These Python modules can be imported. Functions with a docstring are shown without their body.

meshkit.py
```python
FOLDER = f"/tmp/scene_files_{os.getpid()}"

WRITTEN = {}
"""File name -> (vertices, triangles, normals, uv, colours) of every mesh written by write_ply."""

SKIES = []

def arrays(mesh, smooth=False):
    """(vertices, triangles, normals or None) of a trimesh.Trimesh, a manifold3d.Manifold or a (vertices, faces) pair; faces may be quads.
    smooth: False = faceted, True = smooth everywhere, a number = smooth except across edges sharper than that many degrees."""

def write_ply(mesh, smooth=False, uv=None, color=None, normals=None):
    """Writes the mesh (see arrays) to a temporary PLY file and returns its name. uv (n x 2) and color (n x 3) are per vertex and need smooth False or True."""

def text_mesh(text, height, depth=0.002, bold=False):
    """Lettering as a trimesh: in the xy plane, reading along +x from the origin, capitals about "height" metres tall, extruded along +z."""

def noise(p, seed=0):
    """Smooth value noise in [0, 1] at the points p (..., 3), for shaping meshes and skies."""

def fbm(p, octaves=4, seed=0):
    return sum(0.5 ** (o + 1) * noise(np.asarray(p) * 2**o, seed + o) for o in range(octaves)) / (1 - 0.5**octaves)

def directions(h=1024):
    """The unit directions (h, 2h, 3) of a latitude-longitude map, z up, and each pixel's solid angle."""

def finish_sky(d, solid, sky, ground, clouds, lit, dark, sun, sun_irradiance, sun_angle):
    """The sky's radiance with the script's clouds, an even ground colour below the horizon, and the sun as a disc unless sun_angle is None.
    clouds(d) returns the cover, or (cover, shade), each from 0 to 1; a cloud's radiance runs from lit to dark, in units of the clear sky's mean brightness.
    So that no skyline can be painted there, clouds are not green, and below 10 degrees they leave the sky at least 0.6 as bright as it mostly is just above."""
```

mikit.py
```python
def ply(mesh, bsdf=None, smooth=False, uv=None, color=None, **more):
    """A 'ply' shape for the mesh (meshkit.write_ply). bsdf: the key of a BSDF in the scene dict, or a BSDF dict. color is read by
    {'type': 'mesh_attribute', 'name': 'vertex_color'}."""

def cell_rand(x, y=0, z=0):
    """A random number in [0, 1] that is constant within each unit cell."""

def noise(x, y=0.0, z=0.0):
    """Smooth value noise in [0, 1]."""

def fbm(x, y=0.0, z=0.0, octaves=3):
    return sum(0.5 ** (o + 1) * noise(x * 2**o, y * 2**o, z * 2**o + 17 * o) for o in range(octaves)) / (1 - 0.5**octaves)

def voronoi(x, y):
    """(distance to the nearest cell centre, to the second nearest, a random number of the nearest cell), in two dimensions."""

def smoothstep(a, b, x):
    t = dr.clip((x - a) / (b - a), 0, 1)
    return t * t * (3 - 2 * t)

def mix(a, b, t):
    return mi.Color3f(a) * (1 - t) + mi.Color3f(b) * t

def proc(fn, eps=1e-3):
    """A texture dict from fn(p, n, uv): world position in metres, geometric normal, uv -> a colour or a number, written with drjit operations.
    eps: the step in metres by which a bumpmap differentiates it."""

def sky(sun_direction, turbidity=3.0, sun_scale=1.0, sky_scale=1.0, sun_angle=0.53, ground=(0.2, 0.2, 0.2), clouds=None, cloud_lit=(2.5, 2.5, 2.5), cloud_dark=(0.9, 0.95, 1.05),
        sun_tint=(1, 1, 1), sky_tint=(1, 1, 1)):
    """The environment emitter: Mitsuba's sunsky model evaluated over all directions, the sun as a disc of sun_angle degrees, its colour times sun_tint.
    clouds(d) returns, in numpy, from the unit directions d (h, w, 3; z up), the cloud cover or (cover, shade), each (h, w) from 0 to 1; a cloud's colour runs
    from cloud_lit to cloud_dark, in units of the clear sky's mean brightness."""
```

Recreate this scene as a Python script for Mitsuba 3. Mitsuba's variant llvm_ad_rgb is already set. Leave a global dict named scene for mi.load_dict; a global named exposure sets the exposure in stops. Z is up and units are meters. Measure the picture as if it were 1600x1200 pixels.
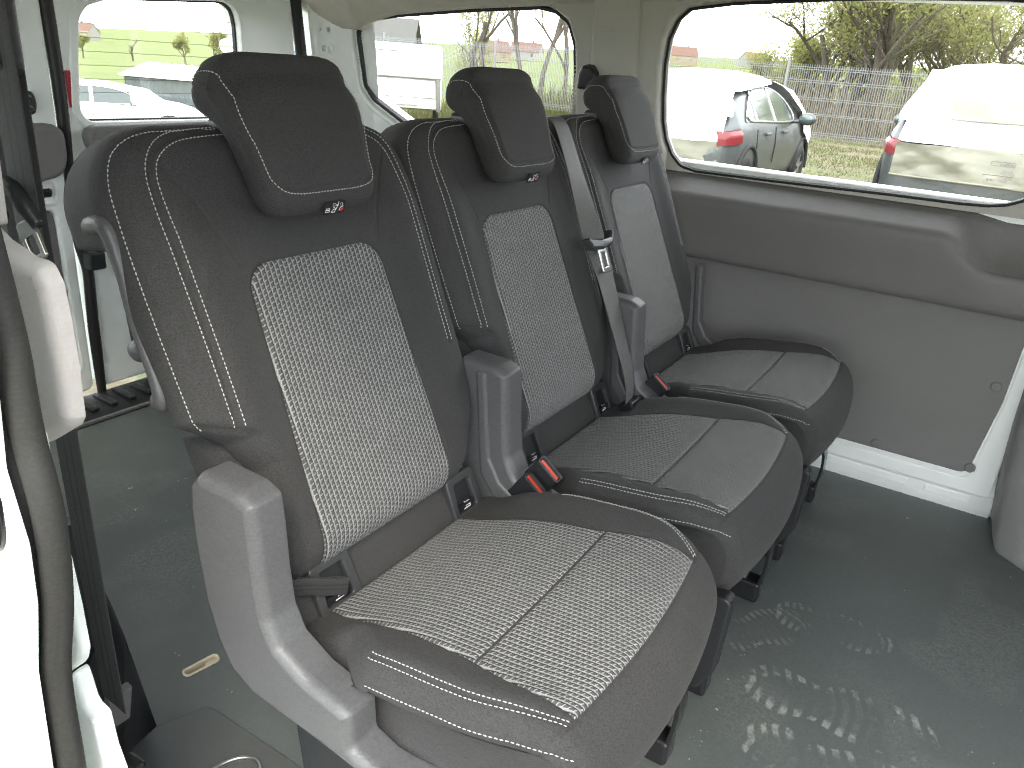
import math, random
import numpy as np, trimesh, mapbox_earcut
import drjit as dr, mitsuba as mi
import mikit, meshkit
from scipy.spatial import cKDTree
from shapely.geometry import Polygon, LineString, Point, box as sbox
from shapely.geometry.polygon import orient
from shapely.ops import unary_union

random.seed(7); rng = np.random.default_rng(7)
T4 = mi.ScalarTransform4f
scene, labels = {}, {}

# ------------------------------------------------------------------ camera, sky, exposure
CAM = np.array([0.7151, -0.7901, 0.9182])
FWD = np.array([-0.46969, 0.79690, -0.37992]); UP = np.array([-0.25953, 0.28669, 0.92220])
scene['camera'] = {'type': 'perspective', 'fov': 66.24, 'fov_axis': 'x', 'near_clip': 0.01, 'far_clip': 4000.0,
                   'to_world': T4().look_at(origin=CAM.tolist(), target=(CAM + FWD).tolist(), up=UP.tolist())}
# bright, thinly overcast day: a wide soft sun high on the side of the open door
scene['sky'] = mikit.sky((0.45, -0.62, 0.80), turbidity=3, sun_scale=0.10, sun_angle=18, sun_tint=(0.90, 1.0, 1.13), sky_tint=(1, 1, 1), ground=(0.14, 0.15, 0.10),
                         clouds=lambda d: 1.0, cloud_lit=(2.22, 2.34, 2.42), cloud_dark=(1.6, 1.65, 1.7))
exposure = 4.6

# ------------------------------------------------------------------ materials
pr = mikit.proc
def tw(b): return {'type': 'twosided', 'b': b}
def mat(name, color, rough=0.5, metallic=0.0, bump=None, bscale=1.0, eps=1e-3, two=True, **k):
    if callable(color): color = pr(color)
    elif isinstance(color, (tuple, list)): color = {'type': 'rgb', 'value': list(color)}
    b = {'type': 'principled', 'base_color': color, 'roughness': rough, 'metallic': metallic, **k}
    if bump is not None: b = {'type': 'bumpmap', 'arbitrary': pr(bump, eps), 'scale': bscale, 'b': b}
    scene[name] = tw(b) if two else b
N_, F_ = mikit.noise, mikit.fbm
mix, sst = mikit.mix, mikit.smoothstep

def fab(p, n, uv):       # black-brown knitted seat cloth: fine salt-and-pepper yarn
    a = N_(p.x * 1500, p.y * 1500, p.z * 1500); b = N_(p.x * 760 + 9, p.y * 760, p.z * 760); c = F_(p.x * 9, p.y * 9, p.z * 9)
    t = 0.55 * a + 0.45 * b
    return mix((0.028, 0.0274, 0.0277), (0.066, 0.0648, 0.0655), dr.clip(0.5 + 1.2 * (t - 0.5) + 0.2 * (c - 0.5), 0, 1))
def fab_bump(p, n, uv): return 0.00025 * N_(p.x * 1100, p.y * 1100, p.z * 1100)
mat('m_fabric', fab, 0.95, bump=fab_bump, eps=4e-4, sheen=0.8, specular=0.3)
WV, WU = 0.0064, 0.0070   # weave: repeat along the rib, rib pitch
def weave_cell(uv):
    x = uv.x / WU; i = dr.floor(x); fx = x - i
    y = uv.y / WV + 0.5 * (i - 2 * dr.floor(i / 2)); fy = y - dr.floor(y)
    return fx, fy
def weave(p, n, uv):
    fx, fy = weave_cell(uv)
    j = 0.05 * (N_(uv.x * 700, uv.y * 700) - 0.5)
    edge = sst(0.19, 0.09, dr.minimum(fx, 1 - fx) + j)
    hook = sst(0.15, 0.06, dr.abs(fy - 0.22 - 0.42 * fx) + j) * sst(0.05, 0.12, fx) * sst(0.80, 0.6, fx)
    thr = dr.clip(0.85 * edge * (0.6 + 0.4 * sst(0.2, 0.5, dr.abs(fy - 0.5))) + 0.7 * hook, 0, 1)
    dark = sst(0.13, 0.04, dr.abs(fx - 0.74)) * 0.85
    base = mix((0.058, 0.0575, 0.0578), (0.102, 0.101, 0.1015), N_(uv.x * 1300, uv.y * 1300))
    m = 0.90 + 0.20 * N_(uv.x * 130, uv.y * 130) 
    return mix(mix(base, (0.018, 0.018, 0.018), dark), (0.385, 0.382, 0.38), thr) * m
def weave_bump(p, n, uv):
    fx, fy = weave_cell(uv)
    return 0.0007 * dr.sqrt(dr.maximum(0, 1 - dr.square(2 * fx - 1)))
mat('m_weave', weave, 0.85, bump=weave_bump, eps=4e-4, sheen=0.2, specular=0.3)
mat('m_thread', (0.46, 0.455, 0.44), 0.7)
mat('m_seam', (0.012, 0.012, 0.012), 0.9)
def grain(p, n, uv): return 0.00022 * N_(p.x * 620, p.y * 620, p.z * 620) + 0.0002 * N_(p.x * 300, p.y * 300, p.z * 300)
def pl_col(a, b):
    return lambda p, n, uv: mix(a, b, N_(p.x * 500, p.y * 500, p.z * 500) * 0.6 + 0.4 * F_(p.x * 14, p.y * 14, p.z * 14))
mat('m_shield', pl_col((0.078, 0.078, 0.081), (0.108, 0.108, 0.112)), 0.38, bump=grain, eps=5e-4, specular=0.5)
mat('m_black', pl_col((0.012, 0.0125, 0.014), (0.020, 0.021, 0.024)), 0.42, bump=grain, eps=5e-4)
mat('m_gloss', (0.012, 0.012, 0.014), 0.16, clearcoat=0.4)
mat('m_bezel', (0.040, 0.041, 0.043), 0.34)
mat('m_door_trim', pl_col((0.135, 0.131, 0.128), (0.165, 0.161, 0.157)), 0.5, bump=grain, eps=5e-4)
mat('m_foot_trim', pl_col((0.20, 0.197, 0.195), (0.235, 0.231, 0.228)), 0.5, bump=grain, eps=5e-4)
mat('m_board', pl_col((0.150, 0.147, 0.142), (0.175, 0.172, 0.166)), 0.62)
mat('m_light_trim', pl_col((0.40, 0.375, 0.36), (0.45, 0.425, 0.41)), 0.6, bump=grain, eps=5e-4)
mat('m_pillar_trim', pl_col((0.44, 0.425, 0.385), (0.48, 0.465, 0.425)), 0.7)
def felt(p, n, uv): return mix((0.45, 0.425, 0.36), (0.53, 0.505, 0.435), 0.5 * N_(p.x * 600, p.y * 600, p.z * 600) + 0.5 * F_(p.x * 60, p.y * 60, p.z * 60))
mat('m_headliner', felt, 0.95)
def paint(p, n, uv): return mix((0.80, 0.83, 0.805), (0.84, 0.865, 0.845), F_(p.x * 5, p.y * 5, p.z * 5))
mat('m_paint', paint, 0.32, clearcoat=0.7, clearcoat_gloss=0.9)
mat('m_rubber', pl_col((0.022, 0.021, 0.020), (0.036, 0.034, 0.032)), 0.62)
mat('m_seal_tape', (0.012, 0.012, 0.012), 0.5)
mat('m_red_refl', (0.34, 0.006, 0.012), 0.3)
mat('m_buckle_red', (0.62, 0.055, 0.03), 0.35)
mat('m_chrome', (0.72, 0.72, 0.70), 0.16, metallic=1.0)
mat('m_steel', (0.45, 0.45, 0.44), 0.35, metallic=1.0)
mat('m_white_print', (0.8, 0.8, 0.8), 0.6)
mat('m_red_print', (0.5, 0.03, 0.04), 0.6)
mat('m_cream', (0.62, 0.55, 0.42), 0.7)
def web(p, n, uv):
    s = dr.abs(uv.x - 0.5); bands = sst(0.02, 0.05, dr.abs(s - 0.13)); g = N_(uv.x * 60, uv.y * 1400)
    return mix((0.018, 0.018, 0.019), (0.075, 0.074, 0.074), dr.clip(0.25 + 0.5 * bands * g, 0, 1))
mat('m_web', web, 0.55, bump=lambda p, n, uv: 0.0003 * dr.sin(uv.y * 3500.0), eps=3e-4)
def web2(p, n, uv): return mix((0.085, 0.083, 0.081), (0.14, 0.138, 0.135), N_(uv.x * 50, uv.y * 1200))
mat('m_web_grey', web2, 0.5)
scene['m_glass'] = {'type': 'thindielectric', 'int_ior': 1.5}

def footprint(x, y, cx, cy, ang, L, W, seed, amt):
    c, s = math.cos(ang), math.sin(ang)
    a = ((x - cx) * c + (y - cy) * s) / L; b = (-(x - cx) * s + (y - cy) * c) / W
    waist = 1 - 0.28 * dr.exp(-dr.square((a + 0.12) / 0.12))
    e = dr.square(a / 0.5) * dr.square(a / 0.5) + dr.square(b / (0.5 * waist))
    inside = sst(1.05, 0.85, e)
    rim = sst(0.30, 0.62, e)
    w = F_(x * 30 + seed, y * 30, 4.0); t = a * 14 + dr.abs(b) * 1.4 + 0.5 * w; bars = sst(0.16, 0.34, dr.abs(t - dr.floor(t) - 0.5))
    n = F_(x * 120 + seed, y * 120, 0.3); n2 = F_(x * 21 + seed, y * 21, 2.1); n3 = N_(x * 420, y * 420)
    return inside * sst(0.44, 0.66, n * 0.5 + n2 * 0.58) * bars * (0.10 + 0.90 * rim) * (0.45 + 0.55 * n3) * amt
def floor_col(p, n, uv):
    g = N_(p.x * 420, p.y * 420); m = F_(p.x * 3.5, p.y * 3.5)
    base = mix((0.080, 0.092, 0.091), (0.104, 0.118, 0.116), 0.5 * g + 0.5 * m)
    d = (footprint(p.x, p.y, 0.65, 0.545, 0.15, 0.21, 0.10, 1.0, 0.55) + footprint(p.x, p.y, 0.70, 0.335, 0.12, 0.30, 0.125, 5.0, 1.0)
         + footprint(p.x, p.y, 0.735, 0.205, 0.10, 0.30, 0.12, 11.0, 0.95) + footprint(p.x, p.y, 0.545, 0.46, 0.9, 0.20, 0.10, 21.0, 0.45)
         + footprint(p.x, p.y, 0.92, 0.12, 0.2, 0.30, 0.12, 31.0, 0.7))
    sp = sst(0.90, 0.94, N_(p.x * 210 + 4, p.y * 210)) * sst(0.86, 0.92, N_(p.x * 41, p.y * 41 + 3)) * 0.8
    haze = sst(0.52, 0.75, F_(p.x * 7 + 3, p.y * 7, 1.0)) * 0.10 * N_(p.x * 300, p.y * 300)
    return mix(base, (0.46, 0.47, 0.44), dr.clip(d * 0.6 + sp + haze, 0, 0.9))
def floor_bump(p, n, uv):
    return 0.00035 * (dr.sin(p.x * 2094.0 / 1.0 * 0.75) * dr.sin(p.y * 2094.0 * 0.75))
mat('m_floor', floor_col, 0.36, bump=floor_bump, eps=4e-4, specular=0.8)
mat('m_step', pl_col((0.066, 0.070, 0.070), (0.085, 0.089, 0.089)), 0.4, bump=grain, eps=5e-4)

# exterior
mat('m_silver', (0.085, 0.094, 0.094), 0.28, metallic=0.3, clearcoat=1.0, clearcoat_gloss=0.95)
mat('m_carwhite', (0.80, 0.80, 0.79), 0.3, clearcoat=0.8)
mat('m_carglass', (0.05, 0.065, 0.06), 0.06, specular=0.9)
mat('m_tail', (0.17, 0.012, 0.016), 0.18, clearcoat=1.0)
mat('m_tyre', (0.02, 0.02, 0.02), 0.8)
mat('m_mirror', (0.15, 0.19, 0.185), 0.08, metallic=0.6)
mat('m_cover', lambda p, n, uv: mix((0.74, 0.745, 0.72), (0.80, 0.80, 0.785), F_(p.x * 6, p.y * 6, p.z * 6)), 0.6)
mat('m_cover_film', lambda p, n, uv: mix((0.15, 0.15, 0.115), (0.25, 0.245, 0.19), F_(p.x * 5, p.y * 5, p.z * 9)), 0.3)
mat('m_zinc', (0.25, 0.26, 0.27), 0.5, metallic=0.4)
mat('m_print_grey', (0.07, 0.07, 0.075), 0.7)
def bark(p, n, uv): return mix((0.06, 0.05, 0.038), (0.15, 0.128, 0.097), F_(p.x * 18, p.y * 18, p.z * 5))
mat('m_bark', bark, 0.9)
mat('m_twig', lambda p, n, uv: mix((0.10, 0.085, 0.055), (0.22, 0.19, 0.13), F_(p.x * 2.1, p.y * 2.1, p.z * 0.7)), 0.9)
def leafc(a, b):
    return lambda p, n, uv: mix(a, b, F_(p.x * 1.7, p.y * 1.7, p.z * 1.7))
for nm, a, b in (('m_leaf', (0.22, 0.24, 0.075), (0.36, 0.365, 0.15)), ('m_leaf_dark', (0.035, 0.055, 0.026), (0.07, 0.095, 0.045))):
    scene[nm] = {'type': 'principledthin', 'base_color': pr(leafc(a, b)), 'roughness': 0.6, 'diff_trans': 0.9, 'spec_trans': 0.0}
def grasscol(p, n, uv):
    a = F_(p.x * 2.2, p.y * 2.2); b = F_(p.x * 26, p.y * 26); far = sst(-24.0, -28.0, p.x)
    near = mix(mix((0.085, 0.073, 0.046), (0.060, 0.073, 0.026), sst(0.42, 0.6, a)), (0.115, 0.105, 0.068), sst(0.55, 0.72, b))
    fld = mix((0.062, 0.082, 0.022), (0.085, 0.100, 0.032), F_(p.x * 0.2, p.y * 0.2))
    return mix(near, fld, far)
mat('m_ground', grasscol, 0.95)
mat('m_grass', leafc((0.058, 0.080, 0.018), (0.135, 0.122, 0.052)), 0.9)
mat('m_shed', lambda p, n, uv: mix((0.085, 0.102, 0.108), (0.115, 0.132, 0.138), F_(p.x * 5, p.y * 5, p.z * 3)), 0.45, metallic=0.2)
mat('m_wall_yellow', (0.26, 0.20, 0.10), 0.9); mat('m_wall_pale', (0.26, 0.25, 0.22), 0.9); mat('m_roof_red', (0.13, 0.075, 0.055), 0.85); mat('m_roof_grey', (0.085, 0.085, 0.082), 0.8)
mat('m_hill', (0.060, 0.075, 0.045), 1.0); mat('m_blue', (0.04, 0.16, 0.34), 0.5)
mat('m_camper', (0.42, 0.415, 0.38), 0.4, clearcoat=0.5); mat('m_camper_grey', (0.12, 0.12, 0.11), 0.5)

# ------------------------------------------------------------------ geometry helpers
def A(x): return np.asarray(x, float)
def cat(ms):
    vs, fs, n = [], [], 0
    for v, f in ms:
        v = A(v); vs.append(v); fs.append(np.asarray(f, int) + n); n += len(v)
    return np.vstack(vs), np.vstack(fs)
def uniq(key):
    if key not in scene and key not in labels: return key
    i = 1
    while f'{key}_{i:03d}' in scene or f'{key}_{i:03d}' in labels: i += 1
    return f'{key}_{i:03d}'
def add(key, m, bsdf, smooth=35, uv=None, kind=None, label=None, **k):
    key = uniq(key)
    scene[key] = mikit.ply((A(m[0]), np.asarray(m[1], int)), bsdf, smooth=smooth, uv=uv, **k)
    if kind or label:
        labels.setdefault(key, {})
        if kind: labels[key]['kind'] = kind
        if label: labels[key]['label'] = label
    return key
def thing(name, label, cat_, group=None):
    key = uniq(name); labels[key] = {'label': label, 'category': cat_}
    if group: labels[key]['group'] = group
    return key
def grid(P, cu=False, cv=False):
    P = A(P); m, n = P.shape[:2]; i, j = np.meshgrid(np.arange(m if cu else m - 1), np.arange(n if cv else n - 1), indexing='ij')
    a = i * n + j; b = ((i + 1) % m) * n + j; c = ((i + 1) % m) * n + (j + 1) % n; d = i * n + (j + 1) % n
    a, b, c, d = (x.ravel() for x in (a, b, c, d))
    return P.reshape(-1, 3), np.vstack([np.stack([a, b, c], 1), np.stack([a, c, d], 1)])
def earcut(ring2, holes=()):
    rings = [A(ring2)] + [A(h) for h in holes]
    return mapbox_earcut.triangulate_float64(np.ascontiguousarray(np.vstack(rings)), np.cumsum([len(r) for r in rings]).astype(np.uint32)).reshape(-1, 3).astype(int)
def fix(m): return m
def vol(m):
    v, f = A(m[0]), m[1]; v = v - v.mean(0); return np.einsum('ij,ij->i', v[f[:, 0]], np.cross(v[f[:, 1]], v[f[:, 2]])).sum()
def outward(m): return m if vol(m) >= 0 else (m[0], m[1][:, ::-1])
def cap2(p2, holes=(), same=True):
    """ear-clipped triangles wound like the outer ring (same) or against it"""
    t = earcut(p2, holes); q = np.vstack([A(p2)] + [A(h) for h in holes]); r = A(p2); n = np.roll(r, -1, 0); ar = (r[:, 0] * n[:, 1] - n[:, 0] * r[:, 1]).sum()
    a, b, c = q[t[:, 0]], q[t[:, 1]], q[t[:, 2]]; ta = ((b - a)[:, 0] * (c - a)[:, 1] - (b - a)[:, 1] * (c - a)[:, 0]).sum()
    return t if (ar * ta > 0) == same else t[:, ::-1]
def loft(R, caps=True, plane=None):
    """rings R (m, n, 3), each closed; caps fanned or, with plane=(i, j), ear-clipped on these two coordinates"""
    R = A(R); v, f = grid(R, cv=True); fs = [f]; m, n = R.shape[:2]
    if caps:
        for e, base in ((0, 0), (m - 1, (m - 1) * n)):
            if plane: t = cap2(R[e][:, plane], same=e == 0) + base
            else:
                v = np.vstack([v, R[e].mean(0)]); k = len(v) - 1; i = np.arange(n); t = np.stack([base + i, base + (i + 1) % n, np.full(n, k)], 1); t = t if e == 0 else t[:, ::-1]
            fs.append(t)
    return outward((v, np.vstack(fs)))
def tube(path, r, n=8, closed=False, caps=True):
    p = A(path); t = np.gradient(p, axis=0) if not closed else np.roll(p, -1, 0) - np.roll(p, 1, 0)
    t /= np.linalg.norm(t, axis=1, keepdims=True) + 1e-12
    u = np.cross(t[0], [0, 0, 1.0] if abs(t[0][2]) < 0.9 else [1.0, 0, 0]); u /= np.linalg.norm(u); us = []
    for k in range(len(p)):
        u = u - t[k] * (u @ t[k]); u /= np.linalg.norm(u); us.append(u)
    us = A(us); w = np.cross(t, us); a = np.arange(n) * 2 * np.pi / n
    r = np.broadcast_to(A(r), (len(p),))
    R = p[:, None] + r[:, None, None] * (np.cos(a)[None, :, None] * us[:, None] + np.sin(a)[None, :, None] * w[:, None])
    if closed: return grid(R, cu=True, cv=True)
    return loft(R, caps)
def ribbon(path, wdir, w, th=0.0012, nw=5):
    """woven band of real thickness with uv (across, along)"""
    p = A(path); wd = A(wdir); wd = np.broadcast_to(wd, p.shape) if wd.ndim == 1 else wd
    t = np.gradient(p, axis=0); t /= np.linalg.norm(t, axis=1, keepdims=True)
    wd = wd - t * (wd * t).sum(1, keepdims=True); wd /= np.linalg.norm(wd, axis=1, keepdims=True); n = np.cross(t, wd)
    L = np.r_[0, np.cumsum(np.linalg.norm(np.diff(p, axis=0), axis=1))]
    cs = [(-.5, 0), (-.49, .5), (-.2, .5), (0, .5), (.2, .5), (.49, .5), (.5, 0), (.49, -.5), (.2, -.5), (0, -.5), (-.2, -.5), (-.49, -.5)]
    R = np.stack([p + wd * (c * w) + n * (d * th) for c, d in cs], 1)
    v, f = grid(R, cv=True); uv = np.stack([np.broadcast_to(A([c + .5 for c, d in cs])[None], R.shape[:2]), np.broadcast_to(L[:, None], R.shape[:2])], -1).reshape(-1, 2)
    return (v, f), uv
def resample(p, n=None, step=None, closed=False):
    p = A(p); p = np.vstack([p, p[:1]]) if closed else p
    L = np.r_[0, np.cumsum(np.linalg.norm(np.diff(p, axis=0), axis=1))]
    n = n or max(2, int(round(L[-1] / step)) + 1)
    s = np.linspace(0, L[-1], n, endpoint=not closed)
    return np.stack([np.interp(s, L, p[:, k]) for k in range(p.shape[1])], 1)
def smoothc(p, n, closed=True, k=3):
    """corner-cut smoothing of a polyline, then even resampling"""
    p = A(p)
    for _ in range(k):
        q = np.roll(p, -1, 0) if closed else p[1:]; a = p if closed else p[:-1]
        r = np.empty((2 * len(a), p.shape[1])); r[0::2] = .75 * a + .25 * q; r[1::2] = .25 * a + .75 * q
        p = r if closed else np.vstack([p[:1], r[1:-1], p[-1:]])
    return resample(p, n, closed=closed)
def catmull(p, n, closed=True):
    from scipy.interpolate import CubicSpline
    p = A(p); q = np.vstack([p, p[:1]]) if closed else p
    t = np.r_[0, np.cumsum(np.linalg.norm(np.diff(q, axis=0), axis=1) ** .5)]
    cs = CubicSpline(t, q, bc_type='periodic' if closed else 'natural')
    return resample(cs(np.linspace(0, t[-1], 20 * len(q)))[:-1 if closed else None], n, closed=closed)
def box(c, s): m = trimesh.creation.box(s); return A(m.vertices) + A(c), np.asarray(m.faces)
def rbox(c, s, r=.004, k=2):
    """rounded box"""
    s = A(s) / 2 - r; ico = trimesh.creation.icosphere(subdivisions=k); v = A(ico.vertices)
    pts = np.vstack([v * r + s * A([a, b, d]) for a in (-1, 1) for b in (-1, 1) for d in (-1, 1)])
    h = trimesh.convex.convex_hull(pts); return A(h.vertices) + A(c), np.asarray(h.faces)
def hull(pts): h = trimesh.convex.convex_hull(A(pts)); return A(h.vertices), np.asarray(h.faces)
def fr(O, U, W):
    O, U, W = A(O), A(U), A(W); U = U / np.linalg.norm(U); W = W / np.linalg.norm(W); return O, U, W, np.cross(U, W)
def mapf(m, F): v = A(m[0]); O, U, W, N = F; return O + v[:, :1] * U + v[:, 1:2] * W + v[:, 2:3] * N, m[1]
def rpoly(pts, r=.01, q=5):
    p = Polygon(pts).buffer(0); p = p.buffer(-r, quad_segs=q).buffer(2 * r, quad_segs=q).buffer(-r, quad_segs=q); return max(getattr(p, 'geoms', [p]), key=lambda g: g.area)
def _ring(c, step): return resample(A(c.coords)[:-1], step=step, closed=True)
def inset(ring, d, ccw=True):
    a, b = np.roll(ring, 1, 0), np.roll(ring, -1, 0); e1, e2 = ring - a, b - ring
    n1 = np.stack([-e1[:, 1], e1[:, 0]], 1); n2 = np.stack([-e2[:, 1], e2[:, 0]], 1)
    n1 /= np.linalg.norm(n1, axis=1, keepdims=True) + 1e-12; n2 /= np.linalg.norm(n2, axis=1, keepdims=True) + 1e-12
    n = n1 + n2; n /= np.maximum(np.linalg.norm(n, axis=1, keepdims=True), 1e-9); n /= np.maximum((n * n1).sum(1, keepdims=True), .5)
    return ring + n * d
def plate(poly, th, bev=.003, F=None, back=0.0, steps=3):
    """solid slab from a shapely polygon in the plane of frame F: front face at 'th' along the normal with a rounded front edge, back at 'back'"""
    out = []
    for g in getattr(poly, 'geoms', [poly]):
        g = orient(g)
        rings = [A(g.exterior.coords)[:-1]] + [A(h.coords)[:-1] for h in g.interiors]
        rings = [r[np.r_[True, np.linalg.norm(np.diff(r, axis=0), axis=1) > 1e-5]] for r in rings]
        lev = [(0.0, back)] + [(bev * (1 - math.cos(a)), th - bev + bev * math.sin(a)) for a in np.linspace(0, math.pi / 2, steps + 1)] if bev else [(0.0, back), (0.0, th)]
        vs, fs, n = [], [], 0; tops = []; bots = []
        for r in rings:
            L = [np.column_stack([inset(r, d), np.full(len(r), z)]) for d, z in lev]
            v, f = grid(A(L), cv=True); fs.append(f + n); vs.append(v); tops.append(n + (len(lev) - 1) * len(r) + np.arange(len(r))); bots.append(n + np.arange(len(r))); n += len(v)
        v = np.vstack(vs)
        for idx in (tops, bots):
            ii = np.concatenate(idx); t = cap2(v[idx[0]][:, :2], [v[k][:, :2] for k in idx[1:]], idx is bots); fs.append(ii[t])
        out.append(outward((v, np.vstack(fs))))
    m = cat(out)
    return mapf(m, F) if F is not None else m
def sheet(poly, F, c=0.0):
    g = orient(poly); rings = [A(g.exterior.coords)[:-1]] + [A(h.coords)[:-1] for h in g.interiors]
    t = earcut(rings[0], rings[1:]); v = np.vstack(rings); return mapf((np.column_stack([v, np.full(len(v), c)]), t), F)
def vnorm(m):
    v, f = m; n = np.zeros_like(v); c = np.cross(v[f[:, 1]] - v[f[:, 0]], v[f[:, 2]] - v[f[:, 0]])
    for k in range(3): np.add.at(n, f[:, k], c)
    return n / np.maximum(np.linalg.norm(n, axis=1, keepdims=True), 1e-12)
def groove(m, paths, depth=.0025, sig=.0022):
    v, f = m; n = vnorm(m); d = np.zeros(len(v))
    pts = np.vstack([resample(p, step=.0012) for p in paths]); dist, _ = cKDTree(pts).query(v, distance_upper_bound=sig * 4)
    d = np.where(np.isfinite(dist), depth * np.exp(-(np.minimum(dist, 1) / sig) ** 2), 0)
    return v - n * d[:, None], f
def project(path, m, off=0.0006):
    """lays a path on the mesh: each point moves onto the nearest vertices' surface"""
    v, f = m; n = vnorm(m); d, i = cKDTree(v).query(A(path), k=4); w = 1 / (d + 1e-5); w /= w.sum(1, keepdims=True)
    q = A(path); nn = (n[i] * w[..., None]).sum(1); nn /= np.linalg.norm(nn, axis=1, keepdims=True); c = (v[i] * w[..., None]).sum(1)
    return q + nn * (((c - q) * nn).sum(1, keepdims=True) + off)
def stitches(path, pitch=.0052, duty=.70, r=.00062):
    p = resample(path, step=.0013); L = np.r_[0, np.cumsum(np.linalg.norm(np.diff(p, axis=0), axis=1))]; out = []
    for k in range(int(L[-1] / pitch)):
        s = np.array([0, .25, .5, .75, 1.0]) * pitch * duty + k * pitch; q = np.stack([np.interp(s, L, p[:, a]) for a in range(3)], 1)
        if np.linalg.norm(q[-1] - q[0]) < 1e-5: continue
        out.append(tube(q[[0, 1, 3, 4]], np.array([.35, 1, 1, .35]) * r, 5))
    return cat(out)
def ellipsoid(c, r, k=2):
    m = trimesh.creation.icosphere(subdivisions=k); return A(m.vertices) * A(r) + A(c), np.asarray(m.faces)
def sm(a, b, x): t = np.clip((A(x) - a) / (b - a), 0, 1); return t * t * (3 - 2 * t)
def rot(m, ax, deg, c=(0, 0, 0)):
    M = trimesh.transformations.rotation_matrix(math.radians(deg), ax, c); v = A(m[0]); return v @ M[:3, :3].T + M[:3, 3], m[1]
def shift(m, d): return A(m[0]) + A(d), m[1]
# ------------------------------------------------------------------ the seat (built once; three copies stand side by side)
OB, TB = A([.153, 0, .385]), A([-.393, 0, .92]); TB /= np.linalg.norm(TB); NB = A([TB[2], 0, -TB[0]])
S0, S1 = -.035, .497
def seg_dip(q, r): return r * (1 - np.sqrt(np.maximum(0, 1 - np.clip(q, 0, 1) ** 2)))
def Fd(y, s):
    y, s = np.broadcast_arrays(A(y), A(s)); ay = np.abs(y)
    d = .011 * np.exp(-((ay - .172) / .032) ** 2) * sm(.0, .10, s) * (1 - sm(.36, .45, s))
    d = d - .004 * np.exp(-(y / .09) ** 2) * sm(.03, .15, s) * (1 - sm(.30, .36, s))
    d = d - .006 * np.exp(-((s - .385) / .035) ** 2) * np.exp(-(y / .13) ** 2)
    return d - seg_dip((S0 + .05 - s) / .05, .05) - seg_dip((s - S1 + .045) / .045, .05)
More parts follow.
